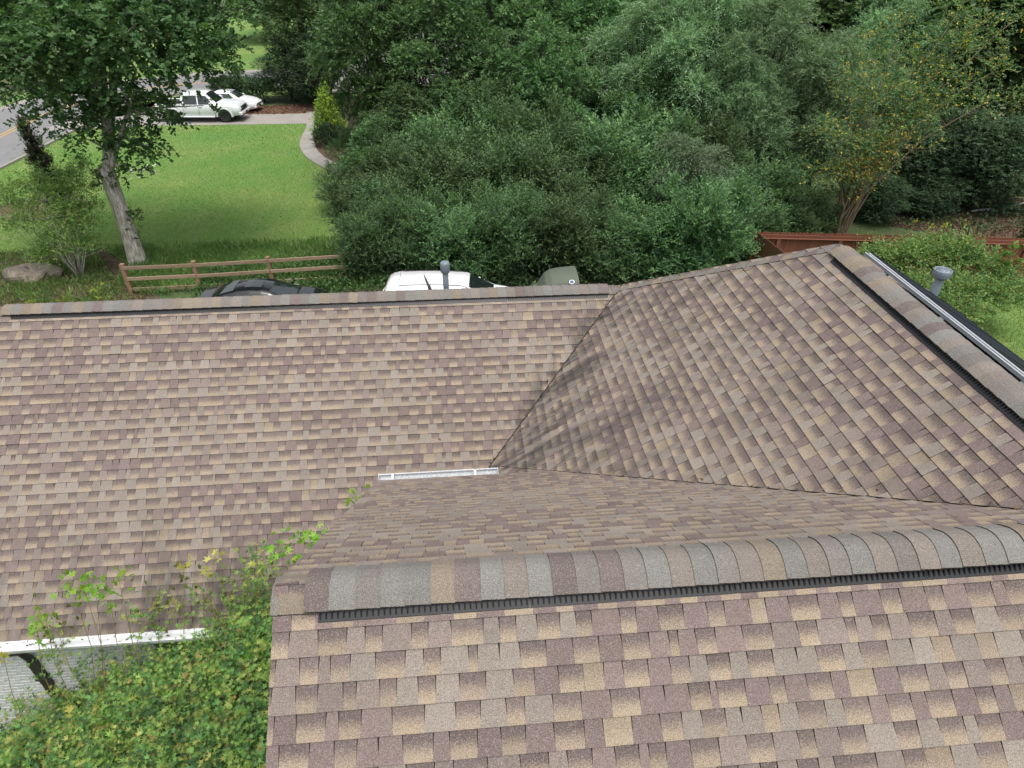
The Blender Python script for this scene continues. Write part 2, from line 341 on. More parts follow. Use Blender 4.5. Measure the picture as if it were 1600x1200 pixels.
walk = smooth_path([G(489, 176), G(490, 197), G(484, 212), G(480, 226), G(488, 242), G(508, 256), G(540, 270), G(590, 290)], 6)
WALK_W = 0.95
driv_far = [G(240, 178), G(380, 176), G(440, 175), G(520, 173)]
lawn_pts = [G(-420, 470), G(0, 395), G(160, 388), G(215, 440), G(300, 452), G(470, 446), G(600, 430), G(640, 340), G(600, 296)] + [Vector(p) for p in reversed(walk[2:])] + [G(488, 193.5), G(240, 197), G(120, 204), G(78, 214), G(0, 262), G(-300, 420)]
sheet('lawn', lawn_pts, 0.010, M['lawn'])
sheet('leaf_litter_bed', [G(-500, 640), G(260, 480), G(215, 425), G(170, 392), G(60, 388), G(-420, 480)], 0.014, M['litter'])
sheet('parking_apron', [G(250, 470), G(560, 452), G(1000, 440), G(1010, 700), G(200, 700)], 0.006, M['litter'])
sheet('driveway', [G(60, 205), G(240, 197), G(488, 193.5), G(500, 190), G(492, 177), G(440, 178.5), G(240, 180), G(120, 186)], 0.022, M['concrete'])
drive_mulch = sheet('mulch_bed', [G(240, 180), G(440, 178.5), G(510, 176), G(540, 160), G(420, 166), G(300, 168)], 0.014, M['mulch'])
# the walkway is poured in slabs with recessed joints
wr = empty('walkway', walk[len(walk) // 2]); tag(wr, kind='structure')
Lw = offset_path(walk, WALK_W / 2); Rw = offset_path(walk, -WALK_W / 2)
seg = 3
for i in range(0, len(walk) - 1, seg):
    j = min(i + seg, len(walk) - 1); a = 0.015
    ring = [Lw[k] for k in range(i, j + 1)] + [Rw[k] for k in range(j, i - 1, -1)]
    c = sum((Vector(p) for p in ring), Vector()) / len(ring)
    ring = [c + (Vector(p) - c) * 0.985 for p in ring]; ring = [Vector((p.x, p.y, 0.0)) for p in ring]
    mb = MB(); mb.prism([p + Vector((0, 0, 0.07)) for p in ring], (0, 0, -0.075)); o = mb.build('slab', M['concrete'], wr)
    o.matrix_parent_inverse = Matrix.Translation(-Vector(wr.location))
# mulch beside the walk
wm = [p for p in offset_path(walk[12:], 0.5)]; wm2 = [p for p in offset_path(walk[12:], 2.3)]
strip('walk_mulch', wm, wm2, 0.018, M['mulch']).update_tag()
tag(bpy.data.objects['walk_mulch'], kind='structure')

# the street curving behind the big tree
road_mid = smooth_path([G(-330, 345), G(-160, 283), G(0, 213), G(66, 181), G(150, 153), G(258, 135), G(380, 125.5), G(640, 116), G(900, 111)], 10)
tag(strip('street', offset_path(road_mid, 3.9), offset_path(road_mid, -3.9), 0.012, M['asphalt']), kind='structure')
for k, d in (('yellow_line', 0.16), ('yellow_line', -0.16)):
    tag(strip(k, offset_path(road_mid, d + 0.06), offset_path(road_mid, d - 0.06), 0.018, M['yellow']), kind='structure')
for d in (3.9, -3.9):
    s = 1 if d > 0 else -1
    a = offset_path(road_mid, d); b_ = offset_path(road_mid, d + s * 0.45); mb = MB(); n = len(a)
    vs = [(p.x, p.y, 0.02) for p in a] + [(p.x, p.y, 0.12) for p in offset_path(road_mid, d + s * 0.25)] + [(p.x, p.y, 0.13) for p in b_] + [(p.x, p.y, 0.0) for p in b_]
    fs = [(r * n + i, r * n + i + 1, (r + 1) * n + i + 1, (r + 1) * n + i) for r in range(3) for i in range(n - 1)]
    tag(mesh_obj('kerb', vs, fs, M['concrete']), kind='structure')
far_lawn = [p for p in offset_path(road_mid, 4.5)] ; far_lawn2 = [Vector((p.x * 1.0 - 4, p.y + 75, 0)) for p in far_lawn]
tag(strip('far_lawn', far_lawn, far_lawn2, 0.008, M['lawn']), kind='structure')
sheet('verge', [p for p in offset_path(road_mid[22:], -4.4)] + [G(640, 150), G(420, 150), G(240, 160), G(110, 186)], 0.009, M['lawn'])
# right of the house
sheet('garden_lawn', [G(1400, 470), G(1640, 455), G(1900, 470), G(1900, 640), G(1500, 620), G(1440, 560)], 0.010, M['lawn'])
gp = empty('garden_path', G(1600, 585)); tag(gp, kind='structure')
p0 = G(1570, 566); dx = (G(1640, 582) - p0); dx.z = 0; dx = dx.normalized(); dy = Vector((-dx.y, dx.x, 0))
for i in range(4):
    for j in range(2):
        c = p0 + dx * (0.35 + i * 0.86) - dy * (0.42 + j * 0.86); mb = MB()
        mb.box((c.x, c.y, 0.03), (0.83, 0.83, 0.06), Matrix.Rotation(math.atan2(dx.y, dx.x), 3, 'Z'), 0.012); o = mb.build('paver', M['concrete'], gp); o.matrix_parent_inverse = Matrix.Translation(-Vector(gp.location))
sheet('pine_straw_bed', [G(1380, 350), G(1440, 322), G(1520, 315), G(1620, 306), G(1800, 300), G(1800, 365), G(1500, 375)], 0.012, M['mulch'])

# ------------------------------------------------------------------ the house
YAW = math.radians(5.1196)
zN, vN, mN, uL, vE = H - 3.1624, 2.558, 0.7175, -1.146, 6.2076
zB, vB, mB, ue, uR = H - 4.6987, 9.2349, 0.7316, 2.5749, 4.624
zR = zB + mB * (uR - ue); vA = vB - (uR - ue); mR2 = 0.59        # right slope a little flatter
zE = zN - mN * (vE - vN); vBe = 5.4526; zBe = zB - mB * (vB - vBe)
U0, V0 = -1.0, 6.0
ho = Vector((U0 * math.cos(YAW) - V0 * math.sin(YAW), U0 * math.sin(YAW) + V0 * math.cos(YAW), 0))
house = empty('house', ho, YAW, 'brown shingled house whose joined roofs fill the foreground', 'house')
HM = Matrix.Translation(ho) @ Matrix.Rotation(YAW, 4, 'Z')
def hl(u, v, z): return Vector((u - U0, v - V0, z))
def hw(u, v, z): return HM @ hl(u, v, z)
def h_at(px, py, v):                                             # point seen at a pixel on the vertical plane v = const of the house
    r = ray(px, py); c, s = math.cos(YAW), math.sin(YAW); rv = -r.x * s + r.y * c; ru = r.x * c + r.y * s
    t = v / rv; return (ru * t, v, H + r.z * t)

class Face:
    """a roof plane: origin o on its ridge line, a along the ridge, d down the slope, n outwards; poly in (s,t)"""
    def __init__(s, o, a, d, pts):
        s.o = Vector(o); s.a = Vector(a).normalized(); s.d = Vector(d).normalized(); s.n = s.a.cross(s.d)
        if s.n.z < 0: s.n = -s.n
        s.poly = [((Vector(p) - s.o).dot(s.a), (Vector(p) - s.o).dot(s.d)) for p in pts]
        ar = sum(s.poly[i][0] * s.poly[(i + 1) % len(s.poly)][1] - s.poly[(i + 1) % len(s.poly)][0] * s.poly[i][1] for i in range(len(s.poly)))
        if ar < 0: s.poly.reverse()
    def P(s, x, t, h=0.0): return s.o + s.a * x + s.d * t + s.n * h
def clip(poly, conv):
    out = poly
    for i in range(len(conv)):
        a, b = conv[i], conv[(i + 1) % len(conv)]; inp = out; out = []
        if not inp: break
        sd = [(b[0] - a[0]) * (p[1] - a[1]) - (b[1] - a[1]) * (p[0] - a[0]) for p in inp]
        for k in range(len(inp)):
            j = (k + 1) % len(inp)
            if sd[k] >= 0: out.append(inp[k])
            if (sd[k] >= 0) != (sd[j] >= 0):
                t = sd[k] / (sd[k] - sd[j]); out.append((inp[k][0] + (inp[j][0] - inp[k][0]) * t, inp[k][1] + (inp[j][1] - inp[k][1]) * t))
    return out
m_ = mN; UR_N = uR - (zR - zN) / mB                               # where the near ridge meets the right wing
uJ = uR - (zR - zE) / mB
uBl = -10.0; vRn = -3.0; uRe = uR + 4.3; vNe = -3.6
dB = lambda m: (0, -1, -m)
zlow = zBe - 0.15; ulow = uR - (zR - zlow) / mB
vq = vN + (zN - zR) / mN; kq = (vE - vq) / (uJ - uR)              # the near valley in plan: v = vq + kq * (u - uR)
uK = (vq - kq * uR - vB + ue) / (1 - kq)                          # where both valleys would meet under the near roof
faces = {
 'N_front': Face(hl(uL, vN, zN), (1, 0, 0), (0, -1, -mN), [hl(uL, vN, zN), hl(UR_N, vN, zN), hl(uJ - (0) + 3.5 - 0, vNe, zN - mN * (vN - vNe)), hl(uL, vNe, zN - mN * (vN - vNe))]),
 'N_back': Face(hl(uL, vN, zN), (1, 0, 0), (0, 1, -mN), [hl(uL, vN, zN), hl(UR_N, vN, zN), hl(uJ, vE, zE), hl(uL, vE, zE)]),
 'B_front': Face(hl(uBl, vB, zB), (1, 0, 0), (0, -1, -mB), [hl(uBl, vB, zB), hl(ue, vB, zB), hl(ue - (vB - vBe), vBe, zBe), hl(uBl, vBe, zBe)]),
 'B_back': Face(hl(uBl, vB, zB), (1, 0, 0), (0, 1, -mB), [hl(uBl, vB, zB), hl(ue, vB, zB), hl(ue + 3, vB + 3.8, zB - mB * 3.8), hl(uBl, vB + 3.8, zB - mB * 3.8)]),
 'R_left': Face(hl(uR, vA, zR), (0, -1, 0), (-1, 0, -mB), [hl(uR, vA, zR), hl(ue, vB, zB), hl(uK, vB - (ue - uK), zB - mB * (ue - uK)), hl(uR, vN + (zN - zR) / mN, zR)]),
 'R_left_low': Face(hl(uR, vA, zR), (0, -1, 0), (-1, 0, -mB), [hl(uJ, vE, zE), hl(uK, vB - (ue - uK), zB - mB * (ue - uK)), hl(ue - (vB - vE), vE, zB - mB * (vB - vE))]),
 'R_right': Face(hl(uR, vA, zR), (0, -1, 0), (1, 0, -mR2), [hl(uR, vA, zR), hl(uR, vRn, zR), hl(uRe, vRn, zR - mR2 * (uRe - uR)), hl(uRe, vA + 4.3 * mR2 / mB, zR - mR2 * (uRe - uR))]),
 'R_hip': Face(hl(uR, vA, zR), (1, 0, 0), (0, 1, -mB), [hl(uR, vA, zR), hl(uRe, vA + 4.3 * mR2 / mB, zR - mR2 * (uRe - uR)), hl(ue, vA + (uR - ue), zB)]),
}
# roof deck under the shingles
dv, df = [], []
for k, f in faces.items():
    n = len(dv); pts = [f.P(x, t, -0.012) for x, t in f.poly]; dv += pts + [p - Vector((0, 0, 0.14)) for p in pts]; q = len(pts)
    df += [tuple(n + i for i in range(q)), tuple(n + q + i for i in reversed(range(q)))] + [(n + i, n + (i + 1) % q, n + q + (i + 1) % q, n + q + i) for i in range(q)]
roof = mesh_obj('roof', dv, df, M['deck'], house)
# the shingles are cut back from the valleys, leaving a thin dark line of felt
vK = vB - (ue - uK); zK = zB - mB * (ue - uK)
cuts = {'B_front': [hl(uBl, vB, zB), hl(ue - .022, vB, zB), hl(ue - .022 - (vB - vBe), vBe, zBe), hl(uBl, vBe, zBe)],
        'R_left': [hl(uR, vA, zR), hl(ue + .012, vB, zB), hl(uK + .012, vK, zK), hl(uR, vq + .014, zR)],
        'N_back': [hl(uL, vN, zN), hl(UR_N - .03, vN, zN), hl(uJ - .03, vE, zE), hl(uL, vE, zE)]}
for k, pts in cuts.items(): g_ = Face(faces[k].o, faces[k].a, faces[k].d, pts); faces[k].poly = g_.poly

EXPO = 0.143; EDGE = (0.048, 0.040, 0.037)
TONES_L = [(0.242, 0.210, 0.182), (0.228, 0.198, 0.173), (0.252, 0.219, 0.189)]
TONES_P = [(0.180, 0.139, 0.130), (0.192, 0.149, 0.138), (0.168, 0.130, 0.123)]
TONES_M = [(0.218, 0.180, 0.160), (0.205, 0.170, 0.153)]
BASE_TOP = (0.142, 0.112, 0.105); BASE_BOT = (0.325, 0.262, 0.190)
def stain_of(key, p):
    """amount, coordinate along the courses, coordinate down the slope (house axes)"""
    u, v = p.x + U0, p.y + V0
    if key.startswith('R_left'):
        w = (u - v) - (ue - vB); a = max(0.0, 1 - w / 3.8); a = a ** 1.0 * 0.80 + 0.24; return (a, v, u + 20)
    if key == 'B_front':
        s = (vB - v); w = (u - v) - (ue - vB)
        a = 1.0 * max(0.0, min(1.0, (s - 2.4) / 1.1)) * (0.45 + 0.55 * max(0, min(1, (u + 6) / 5))) + 0.9 * max(0.0, 1 + w / 0.5) * (w > -0.5); return (min(a, 1.0), u, v + 40)
    if key == 'N_front': return (0.04, u, v)
    return (0.10, u, v)
tabs = []                                                          # every shingle tab of every slope
rng = random.Random(11)
def make_tabs(key, t0):
    f = faces[key]; smin = min(p[0] for p in f.poly); smax = max(p[0] for p in f.poly); tmax = max(p[1] for p in f.poly)
    k = 0
    while t0 + (k - 1) * EXPO < tmax:
        tb = t0 + k * EXPO; tt = tb - EXPO; s = smin - rng.random() * 0.5; tooth = rng.random() < 0.5; run = 0; fam = 'L'
        wob = rng.uniform(-0.002, 0.002)
        while s < smax:
            if run <= 0: run = rng.uniform(0.55, 1.1); r = rng.random(); fam = 'L' if r < 0.42 else 'P' if r < 0.8 else 'M'
            w = rng.choice((0.095, 0.11, 0.125, 0.14, 0.155, 0.17)) * rng.uniform(0.92, 1.08)
            if rng.random() < 0.06: w *= 0.45
            sl = rng.uniform(-0.012, 0.012) if tooth else 0.0; sr = rng.uniform(-0.012, 0.012) if tooth else 0.0
            g = 0.0008
            quad = [(s + g + (0.006 if tooth else 0), tt - 0.012), (s + w - g - (0.006 if tooth else 0), tt - 0.012), (s + w - g + (0.004 if tooth else 0), tb + wob), (s + g - (0.004 if tooth else 0), tb + wob)]
            if tooth: quad = [(quad[0][0], quad[0][1]), (quad[1][0], quad[1][1]), (quad[2][0], quad[2][1]), (quad[3][0], quad[3][1])]
            pl = clip(quad, f.poly)
            if len(pl) >= 3:
                ar = abs(sum(pl[i][0] * pl[(i + 1) % len(pl)][1] - pl[(i + 1) % len(pl)][0] * pl[i][1] for i in range(len(pl)))) / 2
                if ar > 4e-4:
                    if tooth:
                        c = rng.choice({'L': TONES_L, 'P': TONES_P, 'M': TONES_M}[fam]); j = rng.uniform(0.9, 1.1)
                        ct = tuple(x * j for x in c); cb = tuple(x * j * 1.06 for x in c)
                    else:
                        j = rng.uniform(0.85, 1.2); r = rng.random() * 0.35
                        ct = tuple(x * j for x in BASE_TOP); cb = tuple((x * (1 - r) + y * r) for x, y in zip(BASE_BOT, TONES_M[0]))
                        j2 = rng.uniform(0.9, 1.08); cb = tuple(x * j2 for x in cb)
                        if rng.random() < 0.06: ct = tuple(x * 0.8 for x in cb)
                    h0 = 0.0105 if tooth else 0.009; lift = rng.uniform(0, 0.002) + (0.006 if rng.random() < 0.012 else 0)
                    top = []; fd = []
                    for (x, t) in pl:
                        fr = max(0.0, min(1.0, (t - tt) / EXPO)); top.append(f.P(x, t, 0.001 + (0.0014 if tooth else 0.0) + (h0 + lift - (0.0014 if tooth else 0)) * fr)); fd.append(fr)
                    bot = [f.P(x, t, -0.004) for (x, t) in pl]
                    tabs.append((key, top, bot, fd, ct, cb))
            s += w; run -= w
            tooth = (not tooth) if rng.random() < 0.93 else tooth
        k += 1
make_tabs('N_front', 0.2528 - EXPO); make_tabs('N_back', 0.12); make_tabs('B_front', 0.2601 - EXPO); make_tabs('R_left', 0.16); make_tabs('R_left_low', 0.16)
make_tabs('B_back', 0.14); make_tabs('R_right', 0.14); make_tabs('R_hip', 0.14)
def tab_px(t):
    pts = [project(HM @ p) for p in t[1]]
    if any(p is None for p in pts): return 0
    cx = sum(p[0] for p in pts) / len(pts); cy = sum(p[1] for p in pts) / len(pts)
    if not (-5 < cx < 1605 and -5 < cy < 1215): return 0
    return abs(sum(pts[i][0] * pts[(i + 1) % len(pts)][1] - pts[(i + 1) % len(pts)][0] * pts[i][1] for i in range(len(pts)))) / 2
order = sorted(range(len(tabs)), key=lambda i: -(tab_px(tabs[i]) if tabs[i][0] in ('N_front', 'R_left', 'B_front') else 0))
def tab_mesh(name, idx):
    vs, fs, fade, ct, cb, st = [], [], [], [], [], []
    for i in idx:
        key, top, bot, fd, a, b_ = tabs[i]; n = len(vs); q = len(top); vs += top + top + bot
        flip = (top[1] - top[0]).cross(top[2] - top[0]).dot(faces[key].n) < 0
        ring = list(range(q)) if not flip else list(reversed(range(q)))
        fs.append(tuple(n + r for r in ring))
        for r in range(q):
            x, y = ring[r], ring[(r + 1) % q]; fs.append((n + q + y, n + q + x, n + 2 * q + x, n + 2 * q + y))
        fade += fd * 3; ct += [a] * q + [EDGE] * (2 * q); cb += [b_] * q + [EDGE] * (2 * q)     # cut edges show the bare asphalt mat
        st += [stain_of(key, p) for p in top] * 3
    o = mesh_obj(name, vs, fs, M['shingle'], roof); me = o.data
    me.attributes.new('fade', 'FLOAT', 'POINT').data.foreach_set('value', fade)
    for nm, arr in (('tone_top', ct), ('tone_bottom', cb), ('stain', st)):
        x = np.ones((len(arr), 4), np.float32); x[:, :3] = arr; me.attributes.new(nm, 'FLOAT_COLOR', 'POINT').data.foreach_set('color', x.ravel())
    return o
for i in order[:300]: tab_mesh('shingle', [i])
tag(tab_mesh('shingle', order[300:]), kind='stuff')

# ridge caps and ridge vents
CAPT = [(0.188, 0.184, 0.172)] * 4 + [(0.176, 0.163, 0.150)] * 3 + [(0.222, 0.186, 0.144)] * 2 + [(0.158, 0.130, 0.122)] * 2 + [(0.205, 0.180, 0.158)] * 3
def cap_piece(p, along, sa, sb, half, lift, tone, ln=EXPO):
    """one cap bent over the ridge at p; sa, sb: unit down-slope directions of the two sides"""
    along = Vector(along).normalized(); sa, sb = Vector(sa).normalized(), Vector(sb).normalized(); up = Vector((0, 0, 1))
    prof = []
    r = 0.30 * half
    for k in range(9):
        t = -1 + k / 4.0; d = sa if t < 0 else sb; x = abs(t)
        q = d * (half * x); soft = 0.034 * max(0, 1 - x * 1.6) ** 1.6 * (half / 0.165); prof.append(q - up * soft)
    n = 9; vs = []
    for e, (o, h) in enumerate(((-0.02, 0.0015), (ln + 0.004, 0.010))):
        for q in prof: vs.append(p + along * o + q + up * (lift + h))
    for e, (o, h) in enumerate(((-0.02, -0.006), (ln + 0.004, 0.002))):
        for q in prof: vs.append(p + along * o + q + up * (lift + h))
    vs += vs[n:2 * n] + [vs[0], vs[n - 1], vs[n], vs[2 * n - 1]]          # copies for the dark cut edges
    fs = [(i, i + 1, n + i + 1, n + i) for i in range(n - 1)] + [(4 * n + i, 4 * n + i + 1, 3 * n + i + 1, 3 * n + i) for i in range(n - 1)]
    fs += [(5 * n, 5 * n + 2, 3 * n, 2 * n), (5 * n + 1, 3 * n - 1, 4 * n - 1, 5 * n + 3)]
    o = mesh_obj('ridge_cap', vs, fs, M['shingle'], roof, smooth=False); me = o.data
    me.attributes.new('fade', 'FLOAT', 'POINT').data.foreach_set('value', [0.0] * len(vs))
    c = np.ones((len(vs), 4), np.float32); c[:, :3] = tone; c[18:, :3] = EDGE
    for nm in ('tone_top', 'tone_bottom'): me.attributes.new(nm, 'FLOAT_COLOR', 'POINT').data.foreach_set('color', c.ravel())
    c2 = np.ones((len(vs), 4), np.float32); c2[:, :3] = (0.05, p.x, p.y); me.attributes.new('stain', 'FLOAT_COLOR', 'POINT').data.foreach_set('color', c2.ravel())
    return o
crng = random.Random(5)
def cap_run(p0, p1, sa, sb, half, vent0, vent1, lift_v, rev=False, ln=EXPO):
    """caps from p0 to p1; between vent0 and vent1 (metres along) they ride on the vent"""
    d = (p1 - p0); L = d.length; d.normalize(); x = 0.0; last = None
    while x < L - 0.02:
        c = crng.choice(CAPT)
        if c == last and crng.random() < 0.5: c = crng.choice(CAPT)
        last = c; on = vent0 <= x < vent1; j = crng.uniform(0.9, 1.1)
        w = ln * crng.uniform(0.94, 1.06); w = min(w, L - x)
        cap_piece(p0 + d * x, d, sa, sb, half * (1.0 if on else 0.9), (lift_v if on else 0.012) + crng.uniform(0, 0.003), tuple(t * j for t in c), w); x += w
def ridge_vent(p0, p1, sa, sb, half, lift, piece=1.22):
    d = (p1 - p0); L = d.length; d.normalize(); x = 0.0; sa, sb = Vector(sa).normalized(), Vector(sb).normalized(); up = Vector((0, 0, 1))
    while x < L - 0.05:
        e = min(x + piece, L); mb = MB(); dz = crng.uniform(-0.003, 0.004)
        for s in (sa, sb):
            def q(al, t, h): return p0 + d * al + s * t + up * (h + dz)
            # top web, outer base flange, recessed back wall
            for (t0, h0, t1, h1) in ((half * .45, lift - 0.02, half - 0.004, lift - 0.006), (half - 0.022, 0.020, half + 0.034, 0.017), (half - 0.028, 0.004, half - 0.024, lift)):
                mb.add([q(x, t0, h0), q(e - 0.004, t0, h0), q(e - 0.004, t1, h1), q(x, t1, h1), q(x, t0, h0 - 0.004), q(e - 0.004, t0, h0 - 0.004), q(e - 0.004, t1, h1 - 0.004), q(x, t1, h1 - 0.004)],
                       [(0, 1, 2, 3), (7, 6, 5, 4), (3, 2, 6, 7), (0, 4, 5, 1), (1, 5, 6, 2), (0, 3, 7, 4)])
            al = x + 0.01
            while al < e - 0.012:                                    # louvre fins
                mb.add([q(al, half - 0.026, 0.006), q(al, half + 0.022, 0.021), q(al, half - 0.004, lift - 0.006), q(al, half - 0.026, lift - 0.006),
                        q(al + 0.008, half - 0.026, 0.006), q(al + 0.008, half + 0.022, 0.021), q(al + 0.008, half - 0.004, lift - 0.006), q(al + 0.008, half - 0.026, lift - 0.006)],
                       [(0, 1, 2, 3), (7, 6, 5, 4), (1, 5, 6, 2)]); al += 0.033
        mb.build('ridge_vent', M['vent_black'], roof); x = e
nf, nb = Vector((0, -1, -mN)).normalized(), Vector((0, 1, -mN)).normalized()
bf, bb = Vector((0, -1, -mB)).normalized(), Vector((0, 1, -mB)).normalized()
rl, rr = Vector((-1, 0, -mB)).normalized(), Vector((1, 0, -mR2)).normalized()
HV = 0.192; LV = 0.052
pN0, pN1 = hl(uL - 0.01, vN, zN), hl(UR_N - 0.1, vN, zN)
cap_run(pN1, pN0, nf, nb, HV, -1, (pN1 - pN0).length - 0.25, LV); ridge_vent(hl(uL + 0.255, vN, zN), pN1, nf, nb, HV, LV)
uV0 = h_at(22, 480, vB)[0]; uV1 = h_at(948, 443, vB)[0]
cap_run(hl(uV1, vB, zB), hl(uBl, vB, zB), bb, bf, HV, 0.0, uV1 - uV0, LV); cap_run(hl(ue - 0.05, vB, zB), hl(uV1 + 0.002, vB, zB), bb, bf, HV, 9, 9, 0.01)
ridge_vent(hl(uV0, vB, zB), hl(uV1, vB, zB), bf, bb, HV, LV)
pR0, pR1 = hl(uR, vA, zR), hl(uR, vN - 0.6, zR)
cap_run(pR1, pR0 + Vector((0, 0.03, 0)), rl, rr, HV, -1, (pR1 - pR0).length - 0.20, LV); ridge_vent(hl(uR, vA - 0.24, zR), pR1, rl, rr, HV, LV)
hd = (hl(ue, vB, zB) - hl(uR, vA, zR)).normalized()
hs_a = (hd.cross(faces['R_left'].n)); hs_b = hd.cross(faces['R_hip'].n)
hs_a = hs_a if (hs_a.dot(Vector((-1, -1, 0))) > 0) else -hs_a; hs_b = hs_b if (hs_b.dot(Vector((1, 1, 0))) > 0) else -hs_b
cap_run(hl(ue, vB, zB), hl(uR, vA, zR) + hd * 0.02, hs_a, hs_b, 0.16, 9, 9, 0.0, ln=0.15)

# gutters
def gutter(u0, u1, v, z, sgn, guard, parent):
    """open half-box gutter along u; sgn = outward direction along v"""
    mb = MB(); w, h, t = 0.125, 0.10, 0.004
    prof = [(0, 0), (0, -h), (w * 0.75, -h), (w, -h * 0.35), (w, 0.004), (w - 0.016, 0.004), (w - 0.016, -0.008), (w - t, -0.008), (w - t, -h * 0.35 + 0.002), (w * 0.75 - t, -h + t), (t, -h + t), (t, 0)]
    mb.prism([hl(u0, v + sgn * a, z + b) for a, b in prof], (u1 - u0, 0, 0))
    for uu in (u0, u1 - 0.004): mb.box(hl(uu + 0.002, v + sgn * w / 2, z - h / 2 + 0.006), (0.005, w + 0.006, h + 0.014))
    g = mb.build('gutter', M['gutter_white'], parent)
    if not guard:
        x = u0 + 0.18
        while x < u1 - 0.05:
            hb = MB(); hb.box(hl(x, v + sgn * w / 2, z + 0.001), (0.035, w - 0.01, 0.006)); hb.build('hanger', M['gutter_white'], g); x += 1.05
    else:
        x = u0
        while x < u1 - 0.01:
            e = min(x + 1.2, u1); hb = MB(); hb.add([hl(x, v - sgn * 0.02, z + 0.022), hl(e - 0.004, v - sgn * 0.02, z + 0.022), hl(e - 0.004, v + sgn * (w + 0.004), z + 0.010), hl(x, v + sgn * (w + 0.004), z + 0.010),
                                            hl(x, v - sgn * 0.02, z + 0.016), hl(e - 0.004, v - sgn * 0.02, z + 0.016), hl(e - 0.004, v + sgn * (w + 0.004), z + 0.004), hl(x, v + sgn * (w + 0.004), z + 0.004)],
                                           [(0, 1, 2, 3), (7, 6, 5, 4), (3, 2, 6, 7), (0, 4, 5, 1), (1, 5, 6, 2), (0, 3, 7, 4)]); hb.build('gutter_guard', M['guard'], g); x = e
    return g
def guard_mat():
    m, nt, b = new_mat('perforated_gutter_guard'); v = N(nt, 'ShaderNodeTexVoronoi'); v.inputs['Scale'].default_value = 95; v.inputs['Randomness'].default_value = 0.0
    nt.links.new(objco(nt), v.inputs['Vector']); f = ramp_n(nt, v.outputs['Distance'], 0.26, 0.34)
    nt.links.new(mix_n(nt, f, (0.12, 0.12, 0.13), (0.78, 0.80, 0.82)), b.inputs['Base Color']); b.inputs['Roughness'].default_value = 0.45; return m
M['guard'] = guard_mat()
uG1 = h_at(779, 740, vE)[0]
gutter(uL + 0.01, uG1, vE + 0.012, zE - 0.012, 1, False, house)
gutter(uBl, -1.6, vBe - 0.012, zBe - 0.012, -1, True, house)

# walls below the eaves
wt = zBe - 0.10
mb = MB(); mb.box(hl((uBl + 1.5) / 2, vBe + 0.27, wt / 2), (1.5 - uBl, 0.16, wt)); wallB = mb.build('wall', M['mortar_white'], house)
mb = MB(); mb.box(hl((uBl + 1.5) / 2, vBe + 0.11, wt - 0.02), (1.5 - uBl, 0.25, 0.03)); mb.build('soffit', M['soffit'], house)
mb = MB(); mb.box(hl((uBl + 1.5) / 2, vBe + 0.006, wt + 0.02), (1.5 - uBl, 0.03, 0.16)); mb.build('fascia', M['soffit'], house)
bm_ = MB(); bm_.box((0, 0, 0), (0.194, 0.03, 0.057), None, 0.006); bmesh_ = None
restb = MB(); brs = random.Random(8); first = None; cnt = 0
for r in range(40):
    zz = wt - 0.06 - r * 0.0667
    if zz < 1.2: break
    for c in range(60):
        uu = -9.6 + c * 0.2034 + (0.1017 if r % 2 else 0)
        if uu > -2.2: break
        pp = project(hw(uu, vBe + 0.19, zz))
        if pp is None or not (-40 < pp[0] < 420 and 980 < pp[1] < 1260): continue
        cnt += 1
        loc = hl(uu, vBe + 0.185 + brs.uniform(-0.003, 0.003), zz)
        if cnt > 290: restb.box(loc, (0.194, 0.03, 0.057), None, 0.006); continue
        if first is None: first = bm_.build('brick', M['brick_white'], wallB); o = first
        else: o = first.copy(); COL.objects.link(o)
        o.location = loc; o.rotation_euler = (0, brs.uniform(-0.01, 0.01), brs.uniform(-0.012, 0.012))
tag(restb.build('brick', M['brick_white'], wallB), kind='stuff')
# downspout on that wall
du = h_at(72, 1062, vBe + 0.14)[0]
mb = MB(); mb.box(hl(du, vBe + 0.13, wt / 2 - 0.25), (0.10, 0.075, wt - 0.5), None, 0.012); mb.tube([hl(du, vBe + 0.13, wt - 0.5), hl(du, vBe + 0.06, wt - 0.22), hl(du, vBe - 0.07, wt - 0.05)], 0.045, 8)
ds = mb.build('downspout', M['brown_metal'], house)
for zz in (wt - 0.9, wt - 2.6): b2 = MB(); b2.box(hl(du, vBe + 0.125, zz), (0.15, 0.10, 0.03)); b2.build('strap', M['brown_metal'], ds)
# near gable wall and the other outer walls
mb = MB(); zt = zN - mN * 0.55
gp_ = [hl(uL + 0.3, vN, zN - 0.2), hl(uL + 0.3, vE - 0.3, zE - 0.06), hl(uL + 0.3, vE - 0.3, 0), hl(uL + 0.3, vNe + 0.3, 0), hl(uL + 0.3, vNe + 0.3, zN - mN * (vN - vNe) + 0.0)]
mb.prism(gp_, (0.15, 0, 0)); mb.build('wall', M['brick_white'], house)
mb = MB(); mb.box(hl((uL + 0.45 + uJ) / 2, vE - 0.4, (zE - 0.2) / 2), (uJ - uL - 0.4, 0.15, zE - 0.2)); mb.build('wall', M['brick_white'], house)
mb = MB(); mb.box(hl((uBl + ue + 2.2) / 2, vB + 3.4, 2.0), (ue + 2.2 - uBl, 0.15, 4.0)); mb.build('wall', M['brick_white'], house)
mb = MB(); mb.box(hl(uRe - 0.4, 3.0, 2.7), (0.15, 12.5, 5.4)); mb.build('wall', M['brick_white'], house)
for s, z_end, v_end in ((-1, zN - mN * (vN - vNe), vNe), (1, zE, vE)):
    mb = MB(); mb.prism([hl(uL + 0.02, vN, zN - 0.03), hl(uL + 0.02, v_end, z_end - 0.03), hl(uL + 0.02, v_end, z_end - 0.20), hl(uL + 0.02, vN, zN - 0.20)], (0.03, 0, 0)); mb.build('rake_board', M['gutter_white'], house)

